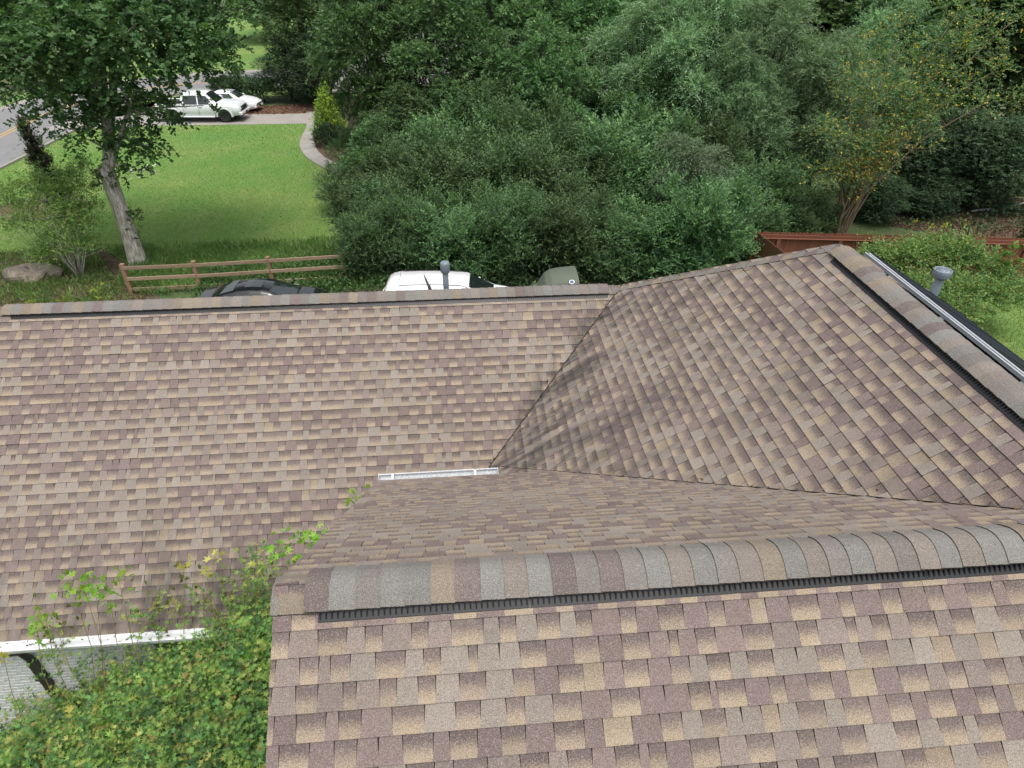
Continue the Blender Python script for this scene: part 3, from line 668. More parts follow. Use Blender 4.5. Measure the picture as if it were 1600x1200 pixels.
# vent pipes (storm collar, flashing, cap)
def vent_pipe(pos, r, h, capr, caph, style):
    x, y, z = pos; mb = MB(); mb.lathe([(r, -0.25), (r, h)], 20, Matrix.Translation(pos)); p = mb.build('vent_pipe', M['pipe_grey'], house, True)
    fl = MB(); fl.lathe([(r * 2.3, -0.09), (r * 2.1, -0.03), (r * 1.25, 0.045), (r * 1.12, 0.06), (r * 1.12, 0.075), (r * 1.01, 0.075)], 20, Matrix.Translation(pos)); fl.build('flashing', M['galv'], p, True)
    if style == 'dome':
        c = MB(); c.lathe([(r * 1.01, h - caph), (capr * 0.85, h - caph + 0.005), (capr, h - caph + 0.03), (capr, h - 0.02), (capr * 0.93, h), (capr * 0.7, h + 0.012), (0.001, h + 0.016)], 24, Matrix.Translation(pos)); c.build('cap', M['pipe_grey'], p, True)
    else:
        c = MB(); c.lathe([(r * 1.01, h - caph - 0.05), (capr * 0.7, h - caph - 0.03), (capr * 0.96, h - caph), (capr, h - caph + 0.012), (capr * 0.97, h - caph + 0.02), (capr, h - caph + 0.028), (capr, h - 0.022), (capr * 0.97, h - 0.014), (capr * 0.99, h), (capr * 0.86, h + 0.002), (capr * 0.82, h - 0.010), (capr * 0.80, h - 0.012)], 28, Matrix.Translation(pos)); cp = c.build('cap', M['pipe_grey'], p, True)
        d = MB(); d.lathe([(0.001, h - 0.009), (capr * 0.8, h - 0.011), (0.001, h - 0.013)], 24, Matrix.Translation(pos)); d.build('cap_disc', M['pipe_cap'], p, True)
vb1 = vB + 0.28; a = h_at(697, 447, vb1); vent_pipe(hl(a[0], vb1, zB - mB * 0.28), 0.046, 0.56, 0.075, 0.17, 'dome')
uu_ = uR + 1.62; r = ray(1455, 466)
def h_at_u(px, py, u):
    r = ray(px, py); c, s = math.cos(YAW), math.sin(YAW); rv = -r.x * s + r.y * c; ru = r.x * c + r.y * s; t = u / ru; return (u, rv * t, H + r.z * t)
a = h_at_u(1455, 468, uu_); vent_pipe(hl(uu_, a[1], zR - mR2 * 1.62), 0.057, 0.50, 0.112, 0.085, 'flat')
# small dish seen edge-on just behind the ridge
a = h_at(667, 447, vB + 0.30); pos = hl(a[0], vB + 0.30, zB - mB * 0.3 + 0.20); D = Matrix.Translation(pos) @ Matrix.Rotation(math.radians(12), 4, 'Z') @ Matrix.Rotation(math.radians(68), 4, 'Y')
mb = MB(); mb.lathe([(0.002, 0.0), (0.06, 0.004), (0.12, 0.017), (0.16, 0.032), (0.165, 0.034), (0.12, 0.024), (0.06, 0.011), (0.002, 0.007)], 28, D)
dish = mb.build('satellite_dish', M['pipe_grey'], house, True); mb = MB(); mb.tube([pos + Vector((0.02, 0, -0.02)), pos + Vector((0.05, 0.01, -0.2)), pos + Vector((0.05, 0.02, -0.42))], 0.016, 8); mb.build('mast', M['galv'], dish)

# solar panels on the right slope
nR = faces['R_right'].n; sdn = Vector((1, 0, -mR2)).normalized()
def v_on(px, py, t, h):
    """v where the pixel meets the line parallel to the ridge at slope distance t and height h"""
    best = None
    for k in range(4000):
        v = 8.5 - k * 0.0025; p = project(HM @ (hl(uR, v, zR) + sdn * t + nR * h))
        if p and (best is None or abs(p[0] - px) < best[0]): best = (abs(p[0] - px), v)
    return best[1]
TS, HS = 0.33, 0.14
vs_ = [v_on(1362, 405, TS, HS), v_on(1435, 457, TS, HS), v_on(1548, 540, TS, HS)]
edges = [vs_[0], vs_[1], vs_[2], vs_[2] - (vs_[1] - vs_[2]), vs_[2] - 2 * (vs_[1] - vs_[2])]
names_ = ['black framed solar panel highest up the slope, nearest the hip of the right roof', 'black framed solar panel directly in front of the larger grey vent pipe', 'black framed solar panel between the pipe and the right edge of the photo', 'black framed solar panel cut off by the right edge of the photo']
for i in range(4):
    v1, v0 = edges[i] - 0.008, edges[i + 1] + 0.008
    sp = empty('solar_panel', HM @ (hl(uR, (v0 + v1) / 2, zR) + sdn * TS + nR * 0.02), YAW, names_[i], 'solar panel', 'solar panels on the right roof slope')
    inv = sp.matrix_basis.inverted() @ HM
    def fr(v, t, h): return inv @ (hl(uR, v, zR) + sdn * (TS + t) + nR * (HS + h))
    LP = 1.66; bars = [(v0, v1, 0.0, 0.03), (v0, v1, LP - 0.03, LP), (v0, v0 + 0.025, 0.03, LP - 0.03), (v1 - 0.025, v1, 0.03, LP - 0.03)]
    for j, (a0, a1, t0, t1) in enumerate(bars):
        mb = MB(); mb.add([fr(a0, t0, 0), fr(a1, t0, 0), fr(a1, t1, 0), fr(a0, t1, 0), fr(a0, t0, -0.04), fr(a1, t0, -0.04), fr(a1, t1, -0.04), fr(a0, t1, -0.04)], [(0, 1, 2, 3), (7, 6, 5, 4), (0, 4, 5, 1), (1, 5, 6, 2), (2, 6, 7, 3), (3, 7, 4, 0)])
        mb.build('frame_bar', M['black_frame'], sp)
    mb = MB(); mb.add([fr(v0 + .025, .03, -0.006), fr(v1 - .025, .03, -0.006), fr(v1 - .025, LP - .03, -0.006), fr(v0 + .025, LP - .03, -0.006), fr(v0 + .025, .03, -0.014), fr(v1 - .025, .03, -0.014), fr(v1 - .025, LP - .03, -0.014), fr(v0 + .025, LP - .03, -0.014)], [(0, 1, 2, 3), (7, 6, 5, 4)]); mb.build('glass', M['cell'], sp)
    # mounting rail along the upper edge, with clamps and feet
    q = lambda v, t, h: fr(v, t, h); along = q(v1 + 0.008, 0, 0) - q(v0 - 0.008, 0, 0)
    mb = MB(); mb.prism([q(v0 - 0.008, t, h) for t, h in ((-0.066, -0.075), (-0.066, -0.040), (-0.006, -0.026), (-0.004, -0.075))], along); rl_ = mb.build('rail', M['rail_dark'], sp)
    for t0, t1, h0 in ((-0.070, -0.056, -0.034), (-0.020, -0.002, -0.016)):
        mb = MB(); mb.prism([q(v0 - 0.008, t, h) for t, h in ((t0, h0 - .010), (t0, h0), (t1, h0), (t1, h0 - .010))], along); mb.build('lip', M['alu'], rl_)
    mb = MB(); mb.prism([q((v0 + v1) / 2 - 0.03, t, h) for t, h in ((-0.055, -0.07), (-0.015, -0.07), (-0.015, -0.135), (-0.075, -0.135))], q(0.06, 0, 0) - q(0, 0, 0)); mb.build('mount_foot', M['galv'], sp)
# rough leaf debris caught in the valley

# ------------------------------------------------------------------ foliage
def leaf_mesh(name, mat, base, dirs, side, L, W, cols, parent=None, shape='rhomb', extra=None):
    """base, dirs, side: (n,3) arrays; L, W: (n,) ; cols (n,3)"""
    n = len(base); dirs = dirs / np.linalg.norm(dirs, axis=1, keepdims=True)
    side = side - dirs * (side * dirs).sum(1, keepdims=True); side /= np.linalg.norm(side, axis=1, keepdims=True) + 1e-9
    nor = np.cross(dirs, side); L = L[:, None]; W = W[:, None]
    if shape == 'rhomb':
        V = np.stack([base, base + dirs * L * .45 + side * W * .5 + nor * W * .16, base + dirs * L - nor * L * .06, base + dirs * L * .45 - side * W * .5 + nor * W * .16], 1); k = 4
        T = np.array([(0, 1, 2), (0, 2, 3)])
    elif shape == 'lobed':
        V = np.stack([base, base + dirs * L * .35 + side * W * .5 + nor * W * .12, base + dirs * L * .5 + side * W * .2, base + dirs * L * .75 + side * W * .42 + nor * W * .1, base + dirs * L - nor * L * .08,
                      base + dirs * L * .75 - side * W * .42 + nor * W * .1, base + dirs * L * .5 - side * W * .2, base + dirs * L * .35 - side * W * .5 + nor * W * .12], 1); k = 8
        T = np.array([(0, 1, 2), (2, 3, 4), (0, 2, 6), (2, 4, 6), (6, 4, 5), (0, 6, 7)])
    else:                                                          # star: five narrow lobes like a small maple leaf
        P = [base]; ang = np.radians([-100, -50, 0, 50, 100]); ln = [.55, .85, 1.0, .85, .55]
        for j in range(5):
            a, b_ = math.cos(ang[j]), math.sin(ang[j]); dd = dirs * a + side * b_; ss = -dirs * b_ + side * a; c0 = base + dirs * L * .10
            P += [c0 + dd * L * ln[j] * .34 + ss * W * .11, c0 + dd * L * ln[j] * .92 - nor * L * .10, c0 + dd * L * ln[j] * .34 - ss * W * .11]
        V = np.stack(P, 1); k = 16; T = np.array([t for j in range(5) for t in ((0, 3 * j + 1, 3 * j + 2), (0, 3 * j + 2, 3 * j + 3))])
    V = V.reshape(-1, 3).astype(np.float32); F_ = (T[None] + (np.arange(n) * k)[:, None, None]).reshape(-1, 3)
    me = bpy.data.meshes.new(name); me.vertices.add(len(V)); me.vertices.foreach_set('co', V.ravel())
    me.loops.add(F_.size); me.loops.foreach_set('vertex_index', F_.ravel().astype(np.int32)); me.polygons.add(len(F_))
    me.polygons.foreach_set('loop_start', (np.arange(len(F_)) * 3).astype(np.int32)); me.materials.append(mat)
    c = np.ones((len(V), 4), np.float32); c[:, :3] = np.repeat(np.clip(cols, 0, 1), k, 0)
    me.attributes.new('leaf_tint', 'FLOAT_COLOR', 'POINT').data.foreach_set('color', c.ravel())
    me.update(calc_edges=True); o = bpy.data.objects.new(name, me); COL.objects.link(o)
    if parent: o.parent = parent
    return o
def unit(v): return v / (np.linalg.norm(v, axis=-1, keepdims=True) + 1e-9)
def crown(name, mat, clumps, n_twig, per, twig, L, W, pal, seed, up=0.3, droop=0.0, shell=0.35, jit=0.55, shape='rhomb', parent=None, spread=0.7, flat=0.0, accent=None, accent_p=0.0):
    """leaves along short twigs that stand on and in the clump ellipsoids (x,y,z,rx,ry,rz)"""
    r = np.random.default_rng(seed); C = np.array(clumps, float); w = (C[:, 3] * C[:, 4] + C[:, 4] * C[:, 5] + C[:, 3] * C[:, 5]); w /= w.sum()
    ci = r.choice(len(C), n_twig, p=w); d = unit(r.normal(size=(n_twig, 3))); d[:, 2] = np.where((d[:, 2] < -0.35) & (r.random(n_twig) < .6), -d[:, 2], d[:, 2])
    rad = 1 - shell * r.random(n_twig) ** 1.4 - 0.0; lump = 1 + 0.13 * np.sin(d[:, 0] * 7 + ci) * np.cos(d[:, 1] * 6 + ci * 2) + 0.08 * np.sin(d[:, 2] * 9 + ci)
    p0 = C[ci, :3] + d * C[ci, 3:] * (rad * lump)[:, None]
    td = unit(d * 0.8 + np.array([0, 0, up]) + r.normal(size=(n_twig, 3)) * jit); tl = twig * (0.6 + 0.8 * r.random(n_twig))
    t = (np.arange(per) + 0.5) / per; sgn = np.where(np.arange(per) % 2, 1.0, -1.0)
    sd = unit(np.cross(td, np.array([0, 0, 1.0]) + r.normal(size=(n_twig, 3)) * .35))
    pos = p0[:, None] + td[:, None] * (tl[:, None, None] * t[None, :, None]); pos[..., 2] -= droop * (tl[:, None] * t[None] ** 2)
    ld = td[:, None] * 0.75 + sd[:, None] * (sgn * spread)[None, :, None] + r.normal(size=(n_twig, per, 3)) * 0.28; ld[..., 2] -= droop * 0.7 * t[None]
    up_v = np.array([0, 0, 1.0]) + r.normal(size=(n_twig, per, 3)) * (0.55 - flat * .4)
    ls = np.cross(ld, up_v)
    n = n_twig * per; pal = np.array(pal); tc = pal[r.integers(0, len(pal), n_twig)]; tc = tc * (0.78 + 0.44 * r.random((n_twig, 1)))
    cols = (tc[:, None] * (0.8 + 0.4 * r.random((n_twig, per, 1)))).reshape(n, 3)
    if accent is not None:
        am = r.random(n) < accent_p; ac = np.array(accent)[r.integers(0, len(accent), n)]; cols[am] = ac[am]
    sc = 0.7 + 0.6 * r.random(n)
    return leaf_mesh(name, mat, pos.reshape(n, 3), ld.reshape(n, 3), ls.reshape(n, 3), L * sc, W * sc, cols, parent, shape)
def limb(mb, a, b, r0, r1, rng, n=6, wob=0.12, sag=0.0, seg=7):
    a, b = Vector(a), Vector(b); L = (b - a).length; pts = []; rr = []
    ox, oy = rng.uniform(-1, 1), rng.uniform(-1, 1)
    for i in range(n + 1):
        t = i / n; p = a.lerp(b, t); q = math.sin(t * math.pi) * wob * L
        p = p + Vector((ox * q + rng.uniform(-1, 1) * .02 * L * (0 < i < n), oy * q + rng.uniform(-1, 1) * .02 * L * (0 < i < n), -sag * math.sin(t * math.pi) * L)); pts.append(p); rr.append(r0 + (r1 - r0) * t)
    mb.tube(pts, rr, seg); return pts
def tree_trunk(name, mat, clumps, fork, r0, seed, parent, base=(0, 0, 0), n_limbs=None, flare=1.5):
    """tapered trunk with limbs that end inside the clumps"""
    rng = random.Random(seed); mb = MB(); base = Vector(base); f = Vector(fork)
    pts = [base - Vector((0, 0, .15)), base + Vector((0, 0, .12)), base.lerp(f, .25), base.lerp(f, .6), f]; pts[2] += Vector((rng.uniform(-.05, .05), rng.uniform(-.05, .05), 0)); pts[3] += Vector((rng.uniform(-.08, .08), rng.uniform(-.08, .08), 0))
    mb.tube(pts, [r0 * flare, r0 * 1.15, r0, r0 * .9, r0 * .82], 12)
    cl = list(clumps); rng.shuffle(cl); cl = cl[:n_limbs] if n_limbs else cl
    for c in cl:
        e = Vector(c[:3]); r = r0 * rng.uniform(.28, .5)
        p = limb(mb, f - Vector((0, 0, rng.uniform(0, .25) * f.z)), e, r, r * .3, rng, 6, .07)
        for k in range(3):
            q = e + Vector((rng.uniform(-1, 1) * c[3], rng.uniform(-1, 1) * c[4], rng.uniform(-.3, 1) * c[5])) * .75; limb(mb, p[rng.randint(3, 5)], q, r * .35, r * .08, rng, 4, .08, 0, 5)
    return mb.build(name, mat, parent, True)
def dome_clumps(seed, n, R, z0, z1, r0, r1, low=0.0):
    """lobes spread over an egg-shaped crown between heights z0 and z1"""
    rng = random.Random(seed); out = []
    for i in range(n):
        t = (i + .5) / n; z = z0 + (z1 - z0) * t; prof = math.sin(math.pi * min(1, .18 + .80 * t)) ** .7 if t > .4 else (.55 + .45 * (t / .4))
        a = i * 2.4 + rng.uniform(-.4, .4); q = R * prof * rng.uniform(.35, .9); r = rng.uniform(r0, r1) * (0.6 + 0.4 * prof)
        out.append((q * math.cos(a), q * math.sin(a), z, r, r, r * rng.uniform(.6, .85)))
    return out

P_OAK = [(0.0717, 0.1344, 0.0511), (0.0861, 0.1584, 0.0646), (0.0603, 0.1159, 0.0484), (0.1076, 0.1768, 0.0672)]
P_OAKB = [(0.0863, 0.17, 0.067), (0.1087, 0.207, 0.0792), (0.0675, 0.1368, 0.0548), (0.135, 0.2255, 0.0914)]
P_HEDGE = [(0.0902, 0.1608, 0.0683), (0.1128, 0.1968, 0.0807), (0.0751, 0.14, 0.0652), (0.1353, 0.2233, 0.0869), (0.1034, 0.174, 0.0838)]
P_DARK = [(0.0553, 0.1013, 0.0495), (0.0722, 0.1255, 0.0594), (0.0467, 0.0851, 0.0429)]
P_WILLOW = [(0.2018, 0.3058, 0.1716), (0.1698, 0.2706, 0.1443), (0.2408, 0.3529, 0.1989), (0.1422, 0.2306, 0.1208)]
P_MAPLE = [(0.2002, 0.31, 0.0761), (0.1479, 0.2631, 0.0761), (0.2523, 0.3382, 0.093), (0.1132, 0.2254, 0.0761), (0.296, 0.31, 0.093)]
P_BUSH = [(0.187, 0.2899, 0.0987), (0.1496, 0.2568, 0.0856), (0.232, 0.3148, 0.1069), (0.1197, 0.2153, 0.0822)]
P_OLIVE = [(0.1572, 0.2351, 0.0662), (0.1202, 0.2104, 0.0567), (0.2033, 0.2599, 0.0794)]
P_FAR = [(0.1105, 0.1755, 0.0715), (0.091, 0.1495, 0.065), (0.1365, 0.195, 0.0806)]

# --- the big tree on the left: crown lobes placed where the photo shows them
tb = G(217, 413); tb.z = 0; fork = at(165, 262, tb.y + .1)
big = empty('shade_tree', tb, 0, 'big broad-leaved shade tree with pale grey trunk on the lawn in front of the pickup', 'tree')
lob = []
BIGL = [(20, 20, 25, 1.5), (90, -30, 27, 1.7), (180, -40, 25, 1.8), (270, -30, 27.5, 1.7), (335, 10, 26, 1.2), (30, 90, 24.3, 1.5), (110, 60, 24, 1.5), (200, 50, 23.6, 1.5), (285, 55, 25, 1.35), (340, 80, 27, .85),
        (-60, 60, 26, 1.7), (-70, 130, 25, 1.0), (25, 125, 26, .95), (150, 120, 25, 1.2), (215, 115, 23.8, 1.1), (290, 95, 24.4, .75), (338, 108, 24.6, .5), (120, 165, 25.2, .85), (170, 190, 25.0, .8), (225, 175, 25.4, .85), (90, 190, 25, .42), (45, 182, 25.2, .28), (130, 215, 25.4, .55),
        (190, 235, 25.2, .62), (232, 228, 25.2, .5), (262, 190, 25.5, .30), (100, 130, 28, 1.1), (250, 20, 29, 1.4), (60, -20, 29.5, 1.4), (150, -90, 27, 2.0), (280, -90, 27, 1.8), (40, -100, 27, 1.8), (318, 165, 25.6, .18), (205, 268, 25.4, .34), (170, 285, 25.7, .22)]
for px, py, Y, r in BIGL:
    p = at(px, py, Y) - tb; lob.append((p.x, p.y, p.z, r * 1.1, r * 1.1, r * .8))
rngb = random.Random(2); mb = MB(); f = fork - tb
def sub_fork(a, b, r0, r1, n=5): return limb(mb, a, b, r0, r1, rngb, n, .04, 0, 9)
mb.tube([Vector((0, 0, -.2)), Vector((0, 0, .1)), f * .3 + Vector((.03, 0, 0)), f * .65, f * .92, f], [.46, .37, .315, .29, .30, .28], 14)
stems = []
for (px, py, Y, r) in ((146, 120, 25.6, .21), (178, 130, 26.0, .20), (150, 60, 26.8, .17), (205, 170, 25.3, .13)):
    e = at(px, py, Y) - tb; pts = sub_fork(f * .93, e, r, r * .6); stems.append(pts)
    e2 = at(px + rngb.uniform(-60, 60), py - 130, Y + rngb.uniform(-1, 1)) - tb; stems.append(sub_fork(e, e2, r * .6, r * .3))
for i, l in enumerate(lob):
    e = Vector(l[:3]); best = min((p for s in stems for p in s), key=lambda p: (p - e).length + (2 if p.z > e.z + .5 else 0)); limb(mb, best, e, .05 + .02 * min(1.5, l[3]), .018, rngb, 5, .05, 0, 6)
mb.build('trunk', M['bark_grey'], big, True)
crown('crown', M['leaf_oak'], lob, 5000, 8, .52, .19, .135, P_OAK, 21, up=.05, droop=.45, shell=.5, shape='lobed', parent=big, spread=.9)
# ivy shoots on the trunk
iv = [(f.x * t + .33 * math.cos(a), f.y * t + .33 * math.sin(a), f.z * t, .22, .22, .3) for t, a in ((.28, 0.2), (.45, .1), (.5, 0.6), (.86, 3.4), (.95, .2), (.9, 4.8))]
tag_spr = crown('trunk_sprouts', M['leaf_oak'], iv, 70, 6, .3, .12, .085, P_OAK, 5, up=.1, parent=big, shape='lobed', accent=[(.32, .05, .05)], accent_p=.02); tag(tag_spr, kind='stuff')

# --- prototypes of the wood; copies share their meshes
def proto(kind, name, label, cat, group):
    e = empty(name, (0, 0, 0), 0, label, cat, group)
    if kind == 'broad':
        cl = dome_clumps(31, 24, 3.7, 2.4, 10.5, 1.0, 1.7); tree_trunk('trunk', M['bark_dark'], cl, (0.1, 0, 3.2), .24, 4, e, n_limbs=14)
        crown('crown', M['leaf_oak'], cl, 5200, 8, .42, .155, .105, P_OAKB, 33, up=.1, droop=.25, shell=.45, parent=e, spread=.9, shape='lobed')
    if kind == 'hedge':
        cl = dome_clumps(41, 24, 1.9, .25, 3.3, .45, 1.05); rk_ = random.Random(42)
        cl += [(rk_.uniform(-1.5, 1.5), rk_.uniform(-1.5, 1.5), rk_.uniform(2.2, 3.9), rk_.uniform(.25, .5), rk_.uniform(.25, .5), rk_.uniform(.4, .75)) for _ in range(12)]; tree_trunk('trunk', M['bark_dark'], cl, (0, 0, .5), .09, 6, e, n_limbs=12)
        crown('crown', M['leaf_hedge'], cl, 3500, 11, .62, .11, .062, P_HEDGE, 43, up=.7, droop=.05, shell=.75, jit=.6, parent=e, spread=.75)
    if kind == 'willow':
        cl = dome_clumps(51, 24, 3.5, 3.4, 10.8, .75, 1.35); tree_trunk('trunk', M['bark_dark'], cl, (0.1, .1, 5.0), .26, 8, e, n_limbs=16)
        crown('crown', M['leaf_willow'], cl, 5000, 12, .75, .17, .046, P_WILLOW, 53, up=.2, droop=.35, shell=.55, jit=.6, parent=e, spread=.8)
    if kind == 'dark':
        cl = dome_clumps(61, 28, 2.2, .6, 6.0, .8, 1.3); tree_trunk('trunk', M['bark_dark'], cl, (0, 0, 1.4), .16, 9, e, n_limbs=10)
        crown('crown', M['leaf_holly'], cl, 5600, 8, .32, .105, .058, P_DARK, 63, up=.2, droop=.12, shell=.4, parent=e, spread=.85)
    if kind == 'far':
        cl = dome_clumps(71, 26, 5.0, 3.0, 15.0, 1.9, 2.8); tree_trunk('trunk', M['bark_dark'], cl, (0, 0, 4.0), .34, 10, e, n_limbs=12)
        crown('crown', M['leaf_oak'], cl, 5200, 8, .7, .30, .21, P_FAR, 73, up=.15, droop=.25, shell=.5, parent=e, spread=.9)
    return e
def place(pr, used, loc, s, rz, label, sz=None, name=None):
    o = pr if not used else copy_tree(pr)
    o.location = loc; o.rotation_euler = (0, 0, rz); o.scale = (s, s, sz or s); o['label'] = label; return o
def row(kind, name, cat, group, spots):
    pr = None
    for i, (px, py, Y, s, sz, rz, label) in enumerate(spots):
        if pr is None: pr = proto(kind, name, label, cat, group); o = pr
        else: o = copy_tree(pr)
        p = at(px, py, Y); o.location = (p.x, p.y, 0); o.rotation_euler = (0, 0, rz); o.scale = (s, s, sz); o['label'] = label
def H_at(py, Y): return max(0.5, H + ray(800, py).z / ray(800, py).y * Y)
def top_spots(kind_h, lst):
    """(px, top pixel row, Y, width scale, rz, label) -> height scale from the row the crown's top reaches"""
    return [(px, py, Y, s, H_at(py, Y) / kind_h, rz, lab) for px, py, Y, s, rz, lab in lst]
row('hedge', 'evergreen_shrub', 'shrub', 'evergreen shrubs behind the parked cars', top_spots(4.3, [
    (585, 269, 26.7, 1.06, 0, 'leftmost evergreen shrub of the thicket, beside the last posts of the rail fence'),
    (560, 322, 24.3, 0.61, 1.3, 'low evergreen shrub swallowing the end of the rail fence'),
    (655, 235, 27.3, 1.08, 2.1, 'rounded evergreen shrub behind the rear of the white family car'),
    (640, 300, 24.3, 0.64, 3.2, 'low evergreen shrub just behind the rear window of the white family car'),
    (735, 223, 27.7, 1.20, 3.0, 'tall evergreen shrub behind the capped pipe on the back ridge'),
    (720, 317, 24.1, 0.81, 4.4, 'low evergreen shrub touching the roof of the white family car'),
    (800, 285, 24.1, 0.73, 5.2, 'evergreen shrub above the bonnet of the white family car'),
    (815, 197, 28.1, 1.15, 4.0, 'feathery evergreen shrub above the windscreen of the white family car'),
    (890, 218, 28.7, 1.28, 5.1, 'tall feathery evergreen shrub behind the olive covered vehicle'),
    (880, 290, 24.7, 0.88, 0.9, 'evergreen shrub overhanging the olive covered vehicle'),
    (960, 320, 24.3, 0.76, 2.8, 'dense evergreen shrub above the inner end of the back ridge'),
    (975, 166, 29.7, 1.42, .6, 'tallest feathery evergreen shrub in the middle of the thicket'),
    (1045, 312, 24.9, 0.95, 3.9, 'dense evergreen shrub behind the lower end of the hip'),
    (1060, 235, 29.2, 0.99, 1.7, 'evergreen shrub below the pale drooping willow-like bough'),
    (1120, 268, 24.5, 0.90, 5.5, 'evergreen shrub at the left of the short angled fence'),
    (1145, 246, 28.3, 1.09, 2.4, 'evergreen shrub behind the corner of the red fence'),
    (1215, 247, 28.1, 0.97, 3.3, 'evergreen shrub left of the yellowing multi-stemmed tree'),
    (1268, 310, 27.1, 0.65, .3, 'small pale evergreen shrub at the foot of the yellowing tree'),
    (900, 282, 27.0, 0.79, 1.1, 'mid-height evergreen shrub in the middle of the thicket over the covered vehicle'),
    (1000, 271, 27.3, 0.90, 2.0, 'mid-height evergreen shrub right of centre in the thicket'),
    (690, 165, 30.6, 1.15, 0.8, 'very tall evergreen shrub climbing into the trees left of the middle of the thicket'),
    (800, 140, 30.9, 1.15, 2.6, 'very tall evergreen shrub climbing into the trees above the windscreen of the white family car'),
    (880, 175, 30.4, 1.05, 4.2, 'very tall evergreen shrub climbing into the trees over the covered vehicle'),
    (1100, 170, 30.4, 1.10, 5.0, 'very tall evergreen shrub climbing into the fine-leaved trees behind the pale sapling'),
    (610, 205, 29.6, 1.0, 1.9, 'very tall evergreen shrub at the left end of the thicket near the walkway'),
    (620, 285, 26.2, .85, 2.7, 'evergreen shrub with upright sprays in the thicket left of the capped pipe'),
    (705, 300, 26.4, .80, 1.2, 'evergreen shrub with upright sprays straight above the capped pipe'),
    (775, 275, 26.8, .85, 4.9, 'evergreen shrub with upright sprays right of the capped pipe'),
    (850, 268, 27.0, .85, 0.3, 'evergreen shrub with upright sprays left of the covered vehicle'),
    (935, 262, 27.2, .85, 3.3, 'evergreen shrub with upright sprays over the inner end of the back ridge'),
    (1015, 245, 27.6, .90, 5.9, 'evergreen shrub with upright sprays left of the pale sapling'),
    (1105, 285, 27.0, .80, 2.2, 'evergreen shrub with upright sprays under the pale sapling'),
    (1175, 300, 26.6, .75, 1.6, 'evergreen shrub with upright sprays behind the short side fence'),
]))
row('broad', 'broadleaf_tree', 'tree', 'broad-leaved trees behind the thicket', top_spots(11.8, [
    (560, -120, 38.0, .86, .4, 'broad-leaved tree whose crown overhangs the golden conifer'),
    (680, -60, 36.0, .88, 1.9, 'broad-leaved tree above the white family car'),
    (790, -150, 40.0, .95, 2.8, 'broad-leaved tree left of the dark gap in the wood'),
    (860, 10, 34.0, .70, 4.1, 'smaller broad-leaved tree in front of the dark gap in the wood'),
    (640, 120, 33.0, .62, 5.0, 'low broad-leaved tree hiding the neighbouring house'),
    (745, 110, 32.5, .60, .9, 'low broad-leaved tree directly over the capped pipe'),
    (470, -80, 58.0, 1.0, 3.3, 'broad-leaved tree over the dark evergreens by the drive'),
    (1010, 95, 33.0, .62, 2.2, 'low broad-leaved tree between the thicket and the fine-leaved trees'),
    (900, 150, 31.8, .50, 3.7, 'small broad-leaved tree rising out of the thicket at its centre'),
    (590, 170, 31.5, .52, .2, 'small broad-leaved tree at the left end of the thicket above the walkway'),
    (950, -40, 40.0, .85, 5.6, 'broad-leaved tree with rusty tints beside the willow-leaved trees'),
]))
row('willow', 'willow_leaved_tree', 'tree', 'fine-leaved grey-green trees at the right', top_spots(12.3, [
    (1035, -60, 35.0, .85, .2, 'fine-leaved grey-green tree with a dark trunk left of the others'),
    (1130, -90, 34.0, .85, 1.4, 'fine-leaved grey-green tree in the middle of its row'),
    (1230, -60, 33.0, .84, 2.9, 'fine-leaved grey-green tree above the red fence corner'),
    (1330, 20, 32.5, .70, 4.0, 'fine-leaved grey-green tree leaning over the yellowing tree'),
    (1180, 60, 31.5, .55, 5.2, 'smaller fine-leaved tree standing in front of its row'),
    (1420, -80, 40.0, .8, 3.1, 'fine-leaved tree behind the yellow leaves'),
]))
row('dark', 'dark_evergreen', 'tree', 'dark evergreen trees', top_spots(7.2, [
    (440, 52, 56.0, 1.05, 0, 'dark evergreen at the end of the driveway, left one of the pair'),
    (487, 40, 55.0, 1.10, 1.5, 'dark evergreen beside the driveway next to the golden conifer'),
    (1450, 175, 33.0, 1.0, 2.4, 'dark glossy evergreen behind the yellowing tree'),
    (1530, 150, 33.5, 1.15, 3.6, 'large dark glossy evergreen right of the yellowing tree'),
    (1600, 165, 33.0, 1.1, 4.4, 'dark glossy evergreen at the right edge of the photo'),
    (1380, 260, 31.0, .65, 5.3, 'low dark evergreen behind the red fence at the foot of the wood'),
    (1470, 262, 31.5, .60, .8, 'low dark evergreen beside the bare strip of pine straw'),
    (1200, 180, 37.0, 1.1, 2.0, 'dark evergreen in the shade behind the fine-leaved trees'),
    (1030, 150, 38.0, 1.1, 3.0, 'dark evergreen filling the gap right of centre in the wood'),
    (1660, 310, 26.5, .45, 1.0, 'small dark evergreen behind the red fence at the right edge'),
    (900, 120, 37.0, 1.0, 4.6, 'dark evergreen filling the shaded gap in the middle of the wood'),
    (1320, 130, 40.0, 1.2, 4.0, 'dark evergreen deep in the wood behind the yellow leaves'),
]))
farl = []
descr = ['at the far left edge', 'behind the street bend', 'behind the big shade tree', 'above the far lawn', 'right of the far lawn', 'behind the dark pair of evergreens', 'behind the neighbouring house', 'deep behind the thicket', 'behind the dark gap', 'behind the fine-leaved row', 'above the red fence', 'behind the yellow leaves', 'near the right edge', 'at the right edge']
FX = [(-120, 118), (20, 128), (130, 112), (235, 122), (430, 92), (520, 78), (640, 66), (760, 60), (880, 58), (1010, 56), (1150, 54), (1290, 52), (1430, 50), (1580, 48)]
for i, (px, Y) in enumerate(FX): farl.append((px, -170 - (i % 3) * 40, Y, .95 + .1 * (i % 3), i * 1.7, 'tall background tree %s' % descr[i]))
FX2 = [(330, 150), (60, 165), (1360, 44), (1500, 42), (1620, 43), (930, 50), (390, 88)]
